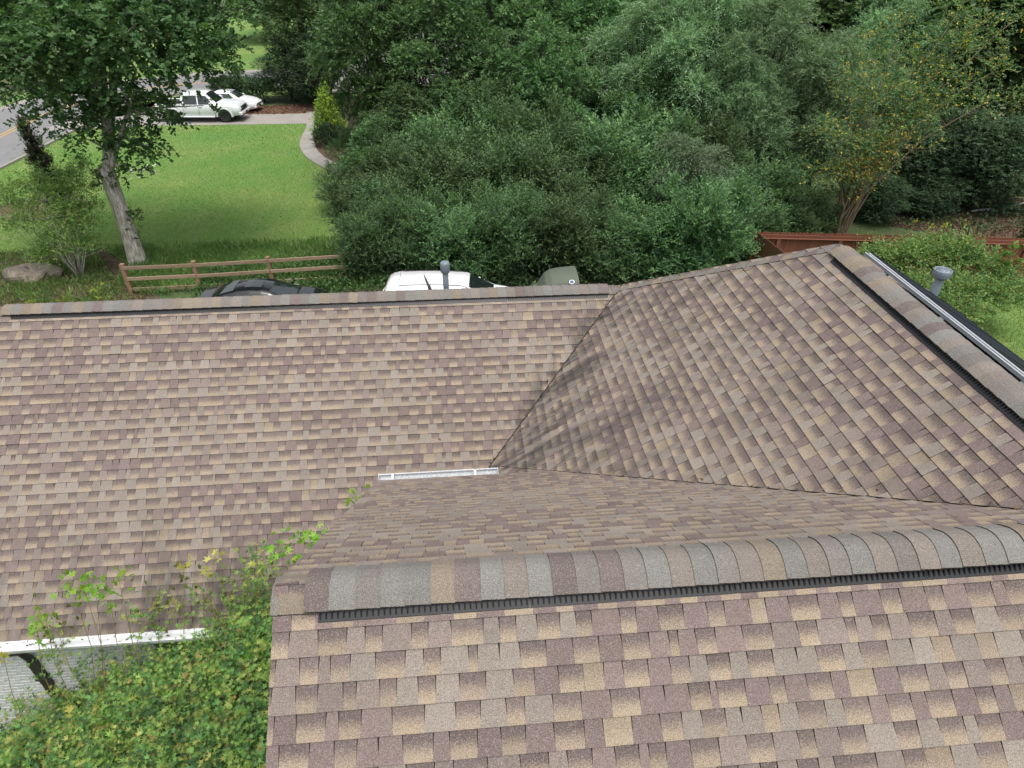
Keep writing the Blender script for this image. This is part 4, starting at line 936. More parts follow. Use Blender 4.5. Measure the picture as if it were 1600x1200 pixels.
d2 = ['far beyond the street above the pickup', 'far beyond the street at the top left', 'standing close behind the yellow leaves', 'standing close behind the dark glossy evergreens', 'standing close behind the evergreen at the right edge', 'standing close behind the dark gap', 'left of the dark pair of evergreens, over the hedge']
for i, (px, Y) in enumerate(FX2): farl.append((px, -130, Y, .9, i * 2.3 + 1, 'tall background tree %s' % d2[i]))
row('far', 'background_tree', 'tree', 'tall trees in the background', top_spots(17.3, farl))

# --- pale drooping bough tree in front of the willow-leaved row
bp = at(1082, 248, 26.6); sm = empty('sapling', (bp.x, bp.y, 0), 0, 'slender sapling with pale feathery drooping crown in the middle of the thicket', 'tree')
rp_ = random.Random(44); cl = [(rp_.uniform(-1.25, 1.25), rp_.uniform(-.7, .5), bp.z + rp_.uniform(-1.0, .8), rp_.uniform(.28, .55), rp_.uniform(.28, .5), rp_.uniform(.2, .36)) for _ in range(13)]
tree_trunk('trunk', M['bark_dark'], cl, (0, .1, bp.z - 1), .06, 3, sm); crown('crown', M['leaf_willow'], cl, 1000, 11, .6, .15, .036, [(0.17, 0.245, 0.15), (0.13, 0.20, 0.12), (0.20, 0.27, 0.17)], 17, up=.1, droop=.7, shell=.8, parent=sm)

# --- yellowing multi-stemmed tree above the fence
yb = G(1312, 352); yb = at(1312, 352, 26.4); ye = empty('multistem_tree', (yb.x, yb.y, 0), 0, 'multi-stemmed tree with tan stems fanning out and sparse yellowing leaves above the red fence', 'tree')
mb = MB(); ry = random.Random(14); cl = []
YT = [(1330, 120, 27), (1290, 200, 26.2), (1380, 130, 27), (1420, 90, 27.4), (1460, 60, 27.8), (1500, 70, 27.6), (1540, 30, 28), (1560, 110, 27.4), (1480, 160, 26.6), (1400, 200, 26.2), (1350, 230, 26.0), (1275, 270, 26), (1590, 150, 27), (1370, 60, 28), (1440, -10, 28), (1520, -20, 28.4), (1600, 20, 28.5), (1430, 150, 26.6), (1470, 110, 27)]
base = Vector((0, 0, 0))
for px, py, Y in YT:
    e = at(px, py, Y) - Vector((yb.x, yb.y, 0)); mid = Vector((ry.uniform(-.3, .5), ry.uniform(-.3, .3), ry.uniform(1.6, 2.6)))
    a = mid.lerp(e, .4) + Vector((ry.uniform(-.2, .1), ry.uniform(-.2, .2), .14 * (e - mid).length)); c = mid.lerp(e, .75) + Vector((ry.uniform(-.15, .1), ry.uniform(-.2, .2), .11 * (e - mid).length))
    mb.tube([base + Vector((ry.uniform(-.2, .2), ry.uniform(-.15, .15), -.1)), mid * .5 + Vector((ry.uniform(-.1, .1), 0, 0)), mid, a, c, e], [.062, .05, .04, .025, .014, .005], 7)
    for k in range(7):
        t = ry.uniform(.3, .95); q = (a.lerp(c, t * 2 - 1) if t > .5 else mid.lerp(a, t * 2)); limb(mb, q, q + Vector((ry.uniform(-.8, 1.3), ry.uniform(-.7, .7), ry.uniform(-.2, .6))), .010, .003, ry, 4, .10, 0, 5)
    for p_, r_ in ((e, .6), (c, .6), (a, .55)): cl.append((p_.x, p_.y, p_.z, r_, r_, r_ * .7))
mb.build('trunk', M['bark_tan'], ye, True)
crown('crown', M['leaf_maple'], cl, 2700, 7, .45, .10, .055, [(0.12, 0.19, 0.075), (0.09, 0.165, 0.075), (0.15, 0.20, 0.075), (0.075, 0.14, 0.07)], 91, up=.1, droop=.3, shell=.9, parent=ye, accent=[(.50, .33, .05), (.46, .28, .04), (.50, .36, .08)], accent_p=.10)
e = at(1370, 262, 25.8) - Vector((yb.x, yb.y, 0)); cl = [(e.x + dx, e.y + dy, e.z + dz, .40, .4, .22) for dx, dy, dz in ((-.9, 0, .0), (-.3, .1, .15), (.3, 0, .28), (-.5, -.1, -.35), (.15, 0, -.1), (-1.3, .1, -.25), (.1, 0, .7), (.5, 0, .95))]
crown('yellow_bough', M['leaf_maple'], cl, 210, 7, .38, .085, .055, [(0.15, 0.17, 0.06), (0.09, 0.14, 0.06)], 92, up=.2, droop=.2, shell=.9, parent=ye, accent=[(.52, .36, .06), (.48, .30, .05)], accent_p=.26)

# ------------------------------------------------------------------ vehicles
class Car:
    """stations: x, z_bottom, z_shoulder, z_top, half width at shoulder, half width at top"""
    def __init__(s, st): s.st = st
    def at(s, x):
        st = s.st
        for i in range(len(st) - 1):
            if st[i][0] <= x <= st[i + 1][0]:
                t = (x - st[i][0]) / max(1e-6, st[i + 1][0] - st[i][0]); return [a + (b - a) * t for a, b in zip(st[i], st[i + 1])]
        return list(st[0] if x < st[0][0] else st[-1])
    def bottom(s, x, wheels, R):
        b = s.at(x)[1]
        for wx in wheels:
            if abs(x - wx) < R: b = max(b, s.wz + math.sqrt(R * R - (x - wx) ** 2))
        return b
    def body(s, name, mat, parent, wheels, wz, R):
        s.wz = wz; xs = sorted(set([round(a[0], 4) for a in s.st] + [round(s.st[0][0] + (s.st[-1][0] - s.st[0][0]) * i / 60, 4) for i in range(61)] + [round(w + R * math.cos(math.pi * k / 14), 4) for w in wheels for k in range(15)]))
        vs, fs = [], []; n = 15
        for x in xs:
            _, zb, zs, zt, w, wt = s.at(x); zb = s.bottom(x, wheels, R); zs = max(zs, zb + .05); zt = max(zt, zs + .01)
            half = [(w * .80, zb), (w * .96, zb + .02), (w * 1.0, zb + (zs - zb) * .45), (w * .99, zs - .05 * (zs - zb)), (w * .95, zs), (wt + (w * .95 - wt) * .12, zs + (zt - zs) * .82), (wt * .86, zs + (zt - zs) * .965)]
            row = [(-y, z) for y, z in half] + [(0, zt)] + [(y, z) for y, z in reversed(half)]
            vs += [(x, y, z) for y, z in row]
        for i in range(len(xs) - 1):
            for k in range(n - 1): fs.append((i * n + k, i * n + k + 1, (i + 1) * n + k + 1, (i + 1) * n + k))
            fs.append((i * n + n - 1, i * n, (i + 1) * n, (i + 1) * n + n - 1))
        fs.append(tuple(range(n))); fs.append(tuple(reversed(range((len(xs) - 1) * n, len(xs) * n))))
        return mesh_obj(name, vs, [tuple(reversed(f)) for f in fs], mat, parent, True)
    def side_y(s, x, z):
        _, zb, zs, zt, w, wt = s.at(x)
        if z <= zs: return w * (0.99 + .01)
        t = min(1, (z - zs) / max(.01, (zt - zs) * .82)); return w * .95 + (wt + (w * .95 - wt) * .12 - w * .95) * t
    def side_panel(s, name, mat, parent, lo, hi, sgn, out=.008, n=10):
        """lo, hi: (x,z) polylines with equal x order; glass follows the body side"""
        vs, fs = [], []
        for i in range(n + 1):
            t = i / n
            a = (lo[0][0] + (lo[1][0] - lo[0][0]) * t, lo[0][1] + (lo[1][1] - lo[0][1]) * t); b = (hi[0][0] + (hi[1][0] - hi[0][0]) * t, hi[0][1] + (hi[1][1] - hi[0][1]) * t)
            for k in range(4):
                q = k / 3; x = a[0] + (b[0] - a[0]) * q; z = a[1] + (b[1] - a[1]) * q; vs.append((x, sgn * (s.side_y(x, z) + out), z))
        for i in range(n):
            for k in range(3):
                f = (i * 4 + k, i * 4 + k + 1, (i + 1) * 4 + k + 1, (i + 1) * 4 + k); fs.append(f if sgn > 0 else tuple(reversed(f)))
        return mesh_obj(name, vs, fs, mat, parent, True)
    def top_panel(s, name, mat, parent, x0, x1, frac, out=.008, n=8, frac1=None):
        vs, fs = [], []
        for i in range(n + 1):
            x = x0 + (x1 - x0) * i / n; _, zb, zs, zt, w, wt = s.at(x); fr = frac + ((frac1 or frac) - frac) * i / n
            for k in range(9):
                q = -1 + k / 4; y = q * fr * wt * .86; z = zt - .035 * (zt - zs) * q * q * fr * fr; vs.append((x, y, z + out))
        for i in range(n):
            for k in range(8): fs.append((i * 9 + k, (i + 1) * 9 + k, (i + 1) * 9 + k + 1, i * 9 + k + 1))
        return mesh_obj(name, vs, fs, mat, parent, True)
def wheel(parent, x, y, R, w, rim, sgn, spokes=6):
    Mx = Matrix.Translation((x, y, R)) @ Matrix.Rotation(-sgn * math.pi / 2, 4, 'X')
    wh = MB().lathe([(R * .62, -w / 2), (R * .93, -w / 2), (R, -w * .36), (R, w * .36), (R * .93, w / 2), (R * .66, w / 2), (R * .62, w * .42)], 28, Mx).build('wheel', M['tyre'], parent, True)
    rm = MB(); rm.lathe([(R * .62, w * .30), (R * .66, w * .46), (R * .60, w * .46), (R * .56, w * .22), (.001, w * .2)], 28, Mx)
    for k in range(spokes):
        a = 2 * math.pi * k / spokes; Rm = (Mx @ Matrix.Rotation(a, 4, 'Z')); rm.add([Rm @ Vector(p) for p in ((.0, -R * .07, w * .44), (R * .6, -R * .10, w * .42), (R * .6, R * .10, w * .42), (.0, R * .07, w * .44), (.0, -R * .07, w * .3), (R * .6, -R * .10, w * .28), (R * .6, R * .10, w * .28), (.0, R * .07, w * .3))], [(0, 1, 2, 3), (4, 7, 6, 5), (0, 4, 5, 1), (2, 6, 7, 3), (1, 5, 6, 2)])
    rm.lathe([(.001, w * .46), (R * .13, w * .47), (R * .15, w * .42)], 12, Mx); rm.build('rim', rim, wh); return wh
def arch(parent, x, sgn, y, R, z, mat, w=.09):
    vs, fs = [], []; n = 16
    for k in range(n + 1):
        a = math.pi * k / n * 1.04 - .02 * math.pi
        for r, yy in ((R - .02, y), (R - .02, y + sgn * .035), (R + w, y + sgn * .02), (R + w + .01, y - sgn * .03)): vs.append((x + r * math.cos(a), yy, z + r * math.sin(a)))
    for k in range(n):
        for j in range(3): f = (k * 4 + j, k * 4 + j + 1, k * 4 + 5 + j, k * 4 + 4 + j); fs.append(f if sgn < 0 else tuple(reversed(f)))
    return mesh_obj('wheel_arch', vs, fs, mat, parent, True)
def bxp(name, c, d, mat, parent, bevel=.02, rot=None): return MB().box(c, d, rot, bevel).build(name, mat, parent)

# --- pickup in the drive
pc = (G(273, 192.5) + G(355, 191.5)) / 2 + Vector((0, .95, 0))
pk = empty('pickup_truck', (pc.x, pc.y, 0.022), math.radians(1.5), 'pearl white crew-cab pickup truck parked on the driveway behind the big shade tree', 'pickup truck')
W = 1.0
st = [(-2.98, .55, 1.08, 1.10, .90, .86), (-2.92, .50, 1.14, 1.16, .98, .93), (-1.16, .42, 1.16, 1.18, 1.0, .95), (-1.14, .40, 1.16, 1.20, 1.0, .94), (-1.10, .40, 1.17, 1.84, 1.0, .78), (-.9, .40, 1.18, 1.91, 1.0, .76), (-.2, .40, 1.18, 1.95, 1.0, .755), (.42, .40, 1.17, 1.93, 1.0, .75), (.62, .40, 1.17, 1.88, 1.0, .75), (1.30, .40, 1.15, 1.25, 1.0, .86), (1.45, .40, 1.14, 1.24, 1.0, .88), (2.3, .42, 1.10, 1.20, .99, .86), (2.66, .45, 1.05, 1.14, .96, .82), (2.82, .48, .95, 1.0, .90, .76), (2.90, .5, .84, .87, .84, .74)]
C = Car(st); WX = (-1.78, 1.78); C.body('body', M['silver_white'], pk, WX, .42, .49)
bxp('bed_floor', (-2.05, 0, 1.172), (1.62, 1.66, .03), M['trim'], pk, 0)
for y in (-.92, .92): bxp('bed_rail', (-2.05, y, 1.19), (1.72, .10, .07), M['silver_white'], pk, .02)
bxp('tailgate', (-2.94, 0, 1.0), (.07, 1.7, .42), M['silver_white'], pk, .02)
for s in (-1, 1):
    C.side_panel('side_window', M['car_glass'], pk, ((.10, 1.20), (1.10, 1.20)), ((.10, 1.76), (.66, 1.74)), s); C.side_panel('side_window', M['car_glass'], pk, ((-.92, 1.20), (.02, 1.20)), ((-.88, 1.74), (.02, 1.77)), s)
    for x in (.06, -1.0, 1.14): bxp('door_gap', (x, s * 1.0, .80), (.012, .012, .68), M['trim'], pk, 0)
    for x in (-.82, .22): bxp('door_handle', (x, s * 1.012, 1.06), (.18, .035, .045), M['silver_white'], pk, .01)
    bxp('running_board', (0, s * .99, .40), (2.2, .16, .07), M['alu'], pk, .02)
    mir = bxp('mirror', (1.02, s * 1.13, 1.27), (.12, .26, .22), M['silver_white'], pk, .04)
    for x in WX:
        wheel(pk, x, s * .87, .41, .27, M['dark_rim'] if x > 0 else M['rim'], s); arch(pk, x, s, s * .985, .49, .42, M['silver_white'])
    bxp('headlight', (2.74, s * .74, .93), (.24, .26, .19), M['lamp'], pk, .03, Matrix.Rotation(-s * .35, 3, 'Z')); bxp('indicator', (2.62, s * .885, .94), (.15, .09, .17), M['amber'], pk, .02, Matrix.Rotation(-s * .3, 3, 'Z'))
    bxp('tail_light', (-2.93, s * .90, 1.0), (.08, .12, .36), M['red_lens'], pk, .02); bxp('fog_light', (2.93, s * .62, .55), (.06, .14, .1), M['trim'], pk, .02)
C.top_panel('windscreen', M['car_glass'], pk, .66, 1.27, .93, .012)
bxp('rear_window', (-1.135, 0, 1.55), (.03, 1.25, .36), M['car_glass'], pk, .01, Matrix.Rotation(.06, 3, 'Y'))
gr = bxp('grille', (2.87, 0, .86), (.12, 1.06, .28), M['trim'], pk, .03)
for k in range(3): bxp('grille_bar', (2.935, 0, .78 + k * .08), (.025, 1.0, .028), M['chrome'], gr, .005)
bxp('front_bumper', (2.90, 0, .58), (.24, 1.84, .22), M['silver_white'], pk, .05); bxp('lower_valance', (2.9, 0, .45), (.18, 1.6, .10), M['trim'], pk, .03); bxp('number_plate', (3.03, 0, .58), (.015, .31, .15), M['trim'], pk, .004)
bxp('rear_bumper', (-3.03, 0, .62), (.16, 1.8, .18), M['chrome'], pk, .04); bxp('chassis', (0, 0, .42), (5.2, 1.2, .16), M['trim'], pk, .02)

# --- sedan beyond it
sc_ = G(386, 177) ; sp_ = sc_ + Vector((-1.45, .90, 0))
sd = empty('sedan', (sp_.x, sp_.y, 0.022), math.radians(-4), 'small rounded white sedan parked beyond the white pickup beside the dark hedge', 'car')
st = [(-2.28, .40, .72, .80, .62, .5), (-2.20, .32, .80, .92, .78, .62), (-1.7, .24, .88, 1.00, .85, .66), (-1.35, .22, .89, 1.08, .86, .60), (-.85, .20, .90, 1.36, .865, .56), (-.4, .20, .90, 1.41, .865, .555), (.1, .20, .89, 1.40, .865, .555), (.35, .20, .885, 1.36, .865, .56), (1.02, .20, .87, .97, .86, .66), (1.5, .22, .82, .91, .845, .64), (1.95, .25, .72, .82, .79, .58), (2.15, .28, .64, .72, .70, .5), (2.25, .34, .56, .62, .56, .42)]
C = Car(st); WX = (-1.32, 1.30); C.body('body', M['white_paint'], sd, WX, .30, .345)
for s in (-1, 1):
    C.side_panel('side_window', M['car_glass'], sd, ((-.28, .93), (.84, .91)), ((-.28, 1.27), (.36, 1.265)), s); C.side_panel('side_window', M['car_glass'], sd, ((-1.28, .94), (-.36, .93)), ((-.86, 1.24), (-.36, 1.27)), s)
    for x in (-.32, .86, -1.2): bxp('door_gap', (x, s * .862, .6), (.01, .012, .5), M['trim'], sd, 0)
    for x in (-1.0, -.12): bxp('door_handle', (x, s * .875, .80), (.14, .03, .04), M['white_paint'], sd, .01)
    bxp('mirror', (.72, s * .95, .97), (.1, .17, .12), M['white_paint'], sd, .03)
    for x in WX: wheel(sd, x, s * .76, .30, .19, M['dark_rim'], s, 7); arch(sd, x, s, s * .85, .345, .30, M['white_paint'], .05)
    bxp('headlight', (2.06, s * .50, .63), (.24, .30, .12), M['lamp'], sd, .035, Matrix.Rotation(-s * .5, 3, 'Z')); bxp('tail_light', (-2.22, s * .62, .72), (.1, .24, .14), M['red_lens'], sd, .03)
C.top_panel('windscreen', M['car_glass'], sd, .38, .99, .92, .012); C.top_panel('rear_window', M['car_glass'], sd, -1.3, -.88, .9, .012)
bxp('grille', (2.21, 0, .55), (.08, .34, .10), M['trim'], sd, .03); bxp('emblem', (2.255, 0, .57), (.02, .08, .06), M['chrome'], sd, .01); bxp('number_plate', (2.30, 0, .42), (.015, .3, .12), M['trim'], sd, .004); bxp('front_bumper', (2.12, 0, .38), (.26, 1.34, .20), M['white_paint'], sd, .06)

# --- white family car right behind the back ridge: only its roof shows
sv = at(678, 436, 24.3); vz = 1.72; r_ = ray(672, 434); t_ = (vz - H) / r_.z; sv = Vector((r_.x * t_, r_.y * t_, 0))
su = empty('family_car', (sv.x + .62, sv.y, 0.01), math.radians(0.5), 'white family car with long smooth roof parked behind the back ridge', 'car')
st = [(-2.40, .5, .92, .98, .70, .6), (-2.30, .38, .98, 1.10, .86, .70), (-2.14, .32, 1.02, 1.50, .90, .50), (-2.05, .31, 1.03, 1.61, .92, .585), (-1.92, .30, 1.03, 1.665, .93, .64), (-1.7, .28, 1.04, 1.70, .94, .69), (-1.0, .26, 1.05, 1.73, .95, .71), (-.2, .26, 1.05, 1.73, .95, .71), (.45, .26, 1.04, 1.70, .95, .695), (.64, .26, 1.035, 1.672, .95, .66), (.76, .26, 1.03, 1.635, .95, .63), (1.60, .26, 1.01, 1.10, .94, .76), (2.0, .28, .96, 1.04, .92, .74), (2.4, .32, .84, .94, .84, .66), (2.58, .4, .70, .78, .68, .54)]
C = Car(st); WX = (-1.45, 1.5); C.body('body', M['white_paint'], su, WX, .34, .39)
for s in (-1, 1):
    C.side_panel('side_window', M['car_glass'], su, ((.10, 1.08), (1.30, 1.06)), ((.10, 1.56), (.66, 1.53)), s); C.side_panel('side_window', M['car_glass'], su, ((-.95, 1.09), (.02, 1.08)), ((-.95, 1.58), (.02, 1.57)), s); C.side_panel('side_window', M['car_glass'], su, ((-2.0, 1.10), (-1.05, 1.09)), ((-1.85, 1.50), (-1.05, 1.57)), s)
    for x in WX: wheel(su, x, s * .82, .34, .21, M['rim'], s)
    for k in range(1): pass
    vs = [(-1.62 + 2.15 * i / 12, s * .555, C.at(-1.62 + 2.15 * i / 12)[3] - .012 - .0 * i) for i in range(13)]
    MB().tube([(x, y, z + .006) for x, y, z in vs] + [(.70, s * .60, C.at(.70)[3] - .03)], .012, 6).build('roof_moulding', M['trim'], su)
    bxp('mirror', (1.02, s * 1.04, 1.14), (.12, .22, .16), M['white_paint'], su, .04); bxp('headlight', (2.38, s * .62, .84), (.28, .3, .14), M['lamp'], su, .04)
C.top_panel('windscreen', M['car_glass'], su, .74, 1.56, .96, .012, frac1=1.02)
bxp('tailgate_glass', (-2.19, 0, 1.32), (.03, 1.15, .34), M['car_glass'], su, .01, Matrix.Rotation(.38, 3, 'Y')); MB().tube([(-1.66 - .05 * abs(y), y, C.at(-1.68)[3] - .035 * .65 * (y / .7) ** 2 + .002) for y in (-.56, -.4, -.2, 0, .2, .4, .56)], .007, 5).build('roof_seam', M['trim'], su)


# --- black car in front of the rail fence
r_ = ray(405, 441); t_ = (1.44 - H) / r_.z; bc = Vector((r_.x * t_, r_.y * t_, 0))
bk = empty('black_car', (bc.x - .02, bc.y - .02, 0.01), math.radians(2), 'glossy black car with arched roof parked in front of the rail fence', 'car')
st = [(-2.40, .40, .78, .86, .70, .55), (-2.25, .32, .86, .98, .84, .66), (-1.75, .24, .94, 1.08, .90, .64), (-1.2, .22, .95, 1.30, .91, .57), (-.7, .20, .95, 1.41, .915, .545), (-.2, .20, .95, 1.45, .915, .54), (.2, .20, .94, 1.43, .915, .545), (.5, .20, .93, 1.37, .915, .56), (1.35, .20, .90, .98, .91, .70), (1.9, .24, .84, .93, .88, .66), (2.25, .28, .74, .82, .78, .56), (2.42, .36, .62, .68, .60, .45)]
bk.scale = (.94, .96, .97)
C = Car(st); WX = (-1.40, 1.42); C.body('body', M['black_paint'], bk, WX, .32, .37)
for s in (-1, 1):
    C.side_panel('side_window', M['car_glass'], bk, ((.14, .98), (1.12, .96)), ((.14, 1.31), (.46, 1.28)), s); C.side_panel('side_window', M['car_glass'], bk, ((-.86, .99), (.08, .98)), ((-.72, 1.28), (.08, 1.31)), s); C.side_panel('side_window', M['car_glass'], bk, ((-1.42, 1.0), (-.92, .99)), ((-1.15, 1.18), (-.80, 1.26)), s)
    for x in WX: wheel(bk, x, s * .80, .32, .2, M['rim'], s)
    bxp('mirror', (.95, s * 1.0, 1.03), (.1, .2, .13), M['black_paint'], bk, .03); MB().tube([(-1.45, s * .875, 1.0), (-.5, s * .885, .985), (.4, s * .885, .975), (1.2, s * .88, .955)], .008, 6).build('window_trim', M['chrome'], bk)
C.top_panel('windscreen', M['car_glass'], bk, .54, 1.32, .96, .012, frac1=1.0); C.top_panel('rear_window', M['car_glass'], bk, -1.68, -.82, .95, .012); C.top_panel('sunroof', M['car_glass'], bk, -.45, .18, .62, .008)

# --- vehicle under an olive grey cover, only its upper edge shows over the ridge
r_ = ray(880, 428); t_ = (1.62 - H) / r_.z; cv = Vector((r_.x * t_, r_.y * t_, 0))
cvr = empty('covered_vehicle', (cv.x, cv.y, .01), math.radians(3), 'olive grey fabric-covered vehicle with a small oval badge behind the end of the back ridge', 'vehicle')
st = [(-2.1, .15, .60, .66, .70, .5), (-1.4, .12, .74, .84, .84, .62), (-1.0, .10, .86, 1.02, .88, .60), (-.72, .10, 1.0, 1.50, .90, .58), (-.5, .10, 1.04, 1.62, .90, .62), (-.2, .10, 1.06, 1.67, .90, .64), (.42, .10, 1.08, 1.72, .90, .66), (.56, .10, 1.06, 1.70, .89, .66), (.60, .10, .95, 1.0, .87, .66)]
cvr.scale = (.88, .95, .98)
C = Car(st); cb_ = C.body('cover', M['tarp'], cvr, (), 0, .1)
lo_ = MB(); D = Matrix.Translation((.26, -.655, 1.63)) @ Matrix.Rotation(math.radians(48), 4, 'X') @ Matrix.Diagonal((1.3, .9, 1, 1)); lo_.lathe([(.001, .02), (.085, .02), (.085, .0)], 20, D); bd = lo_.build('badge', M['badge_white'], cb_)
lo_ = MB(); D2 = D @ Matrix.Translation((0, 0, .004)); lo_.lathe([(.001, .02), (.058, .02), (.058, .0)], 20, D2); lo_.build('badge', M['badge_blue'], cb_)

# ------------------------------------------------------------------ fences
fp = [G(207, 459), G(315, 454), G(428, 447), G(541, 439)]
rf = empty('rail_fence', (fp[0].x, fp[0].y, 0), 0, 'weathered brown post and rail fence between the big tree and the black car', 'fence')
def loc(p): return Vector((p.x - fp[0].x, p.y - fp[0].y, p.z))
for i, p in enumerate(fp):
    q = loc(p); MB().box((q.x, q.y, .60), (.15, .15, 1.30), Matrix.Rotation(.06 * i, 3, 'Z'), .008).build('post', M['post_wood'], rf)
frng = random.Random(4)
for i in range(3):
    a, b = loc(fp[i]), loc(fp[i + 1])
    for z in (.22, .66, 1.10):
        d = b - a; L = d.length; R = Matrix.Rotation(math.atan2(d.y, d.x), 3, 'Z') @ Matrix.Rotation(frng.uniform(-.008, .008), 3, 'Y')
        c = (a + b) / 2 + Vector((d.y, -d.x, 0)).normalized() * .075; MB().box((c.x, c.y, z), (L * .985, .045, .135), R, .006).build('rail', M['rail_wood'], rf)
# red stained privacy fence
FZ = 1.82
f0 = G(1183, 362, FZ); f1 = G(1640, 373, FZ)
pf = empty('privacy_fence', (f0.x, f0.y, 0), math.atan2(f1.y - f0.y, f1.x - f0.x), 'red stained board fence running behind the yellow-green bush to the right edge', 'fence')
Lf = math.hypot(f1.x - f0.x, f1.y - f0.y); pm = None; x = 0
def picket_mesh():
    w, t, h = .138, .018, FZ; mb = MB(); mb.prism([(-w / 2, 0, 0), (w / 2, 0, 0), (w / 2, 0, h - .035), (w / 2 - .032, 0, h), (-w / 2 + .032, 0, h), (-w / 2, 0, h - .035)], (0, t, 0)); return mb
while x < Lf:
    if pm is None: pm = o = picket_mesh().build('picket', M['red_fence'], pf)
    else: o = pm.copy(); COL.objects.link(o)
    o.location = (x, frng.uniform(-.004, .004), frng.uniform(-.012, .012)); o.rotation_euler = (0, frng.uniform(-.006, .006), 0); x += .1415
for z, h in ((FZ - .16, .12), (.95, .09), (.25, .12)): MB().box((Lf / 2, -.028, z), (Lf, .038, h), None, .004).build('rail', M['red_rail'], pf)
MB().box((Lf / 2, -.055, FZ - .235), (Lf, .10, .03), None, .004).build('ledge', M['red_rail'], pf)
x = .9
while x < Lf: MB().box((x, -.075, FZ / 2 - .12), (.13, .045, FZ - .26), None, .004).build('post', M['red_rail'], pf); x += 2.4
ff = G(1222, 392, FZ)
sf = empty('side_fence', (f0.x, f0.y, 0), math.atan2(ff.y - f0.y, ff.x - f0.x), 'short weathered run of board fence angled towards the house left of the hip', 'fence')
Ls = math.hypot(ff.x - f0.x, ff.y - f0.y) + 1.0; x = .12; pm = None
M['cedar_red'] = wood_mat('weathered_red_board', (0.13, 0.055, 0.03), (0.20, 0.11, 0.05), (40, 40, 2))
while x < Ls:
    if pm is None: pm = o = picket_mesh().build('picket', M['cedar_red'], sf)
    else: o = pm.copy(); COL.objects.link(o)
    o.location = (x, frng.uniform(-.004, .004), frng.uniform(-.015, .012)); x += .1415
for z in (FZ - .3, .95, .3): MB().box((Ls / 2, .04, z), (Ls, .038, .09), None, .004).build('rail', M['red_rail'], sf)

# ------------------------------------------------------------------ neighbouring house, mostly behind the trees
nh = G(541, 205); nb_ = empty('neighbour_house', (nh.x, nh.y, 0), math.radians(3), 'low brick house with grey roof glimpsed through the trees beside the golden conifer', 'house')
MB().box((7.6, 4.5, 1.5), (15, 8, 3.0)).build('wall', M['brick_tan'], nb_)
mb = MB(); mb.add([(-.3, 0, 3.0), (15.5, 0, 3.0), (15.5, 9, 3.0), (-.3, 9, 3.0), (4, 4.5, 5.4), (11.2, 4.5, 5.4)], [(0, 1, 5, 4), (1, 2, 5), (2, 3, 4, 5), (3, 0, 4), (3, 2, 1, 0)]); M['far_shingle'] = simple('grey_far_shingle', (.20, .19, .185), .9, scale=12); nr = mb.build('roof', M['far_shingle'], nb_)
MB().box((7.6, -.05, 2.93), (15.9, .1, .17)).build('fascia', M['gutter_white'], nb_); MB().box((.1, -.9, 1.4), (.16, .16, 2.8), None, .01).build('porch_post', M['soffit'], nb_); MB().prism([(-.3, -1.4, 2.72), (3.2, -1.4, 2.72), (3.2, .5, 3.02), (-.3, .5, 3.02)], (0, 0, .10)).build('porch_roof', M['far_shingle'], nb_)
for x in (4.5, 8.5, 12):
    w_ = MB().box((x, .46, 1.6), (1.2, .10, 1.5), None, .01).build('window', M['gutter_white'], nb_)
    for dx in (-.28, .28):
        for dz in (-.35, .35): MB().box((x + dx, .40, 1.6 + dz), (.48, .02, .62)).build('pane', M['car_glass'], w_)

# ------------------------------------------------------------------ small trees, bushes and plants
# golden conifer by the walk and the dark round bush under it
gc = at(518, 225, 44.6); g_ = empty('golden_conifer', (gc.x, gc.y, 0), 0, 'golden green cone-shaped conifer at the bend of the walkway', 'conifer')
hh = H_at(138, 44.6); cl = [(.1 * math.cos(k * 2.4), .1 * math.sin(k * 2.4), hh * (.08 + .86 * k / 11), .95 * (1 - k / 11) ** .8 + .16, .95 * (1 - k / 11) ** .8 + .16, .42) for k in range(12)]
MB().tube([(0, 0, -.1), (0, 0, hh * .9)], [.09, .02], 8).build('trunk', M['bark_dark'], g_)
crown('crown', M['leaf_conifer'], cl, 1700, 9, .30, .085, .045, [(0.38, 0.52, 0.07), (0.26, 0.42, 0.07), (0.11, 0.22, 0.06), (0.46, 0.58, 0.08), (0.08, 0.16, 0.05)], 77, up=.9, shell=.5, parent=g_)
rb = at(515, 228, 43.2); rbush = empty('round_bush', (rb.x, rb.y, 0), 0, 'dark green round bush in front of the golden conifer', 'bush')
cl = [(0, 0, .62, .85, .85, .62), (.9, .2, .5, .6, .6, .5), (-.2, -.3, .45, .7, .6, .45)]; crown('foliage', M['leaf_holly'], cl, 900, 9, .2, .075, .04, [(0.045, 0.085, 0.045), (0.035, 0.065, 0.035)], 78, up=.4, shell=.35, parent=rbush)
MB().tube([(0, 0, -.05), (0, 0, .5)], [.05, .02], 6).build('stem', M['bark_dark'], rbush)
# thin light shrubs at the right of the walk
for i, (px, py, Y, s, lab) in enumerate(((545, 262, 37.5, 1.0, 'loose pale shrub hiding the lower end of the walkway'), (530, 330, 31.5, .9, 'loose grey-green shrub at the right edge of the lawn'))):
    b_ = at(px, py, Y); e = empty('loose_shrub', (b_.x, b_.y, 0), i, lab, 'shrub'); cl = dome_clumps(81 + i, 12, 1.0 * s, .5, 2.2 * s, .35, .6)
    tree_trunk('stem', M['twig'], cl, (0, 0, .4), .04, 12 + i, e); crown('foliage', M['leaf_hedge'], cl, 650, 8, .34, .085, .045, P_HEDGE, 83 + i, up=.4, shell=.7, parent=e)
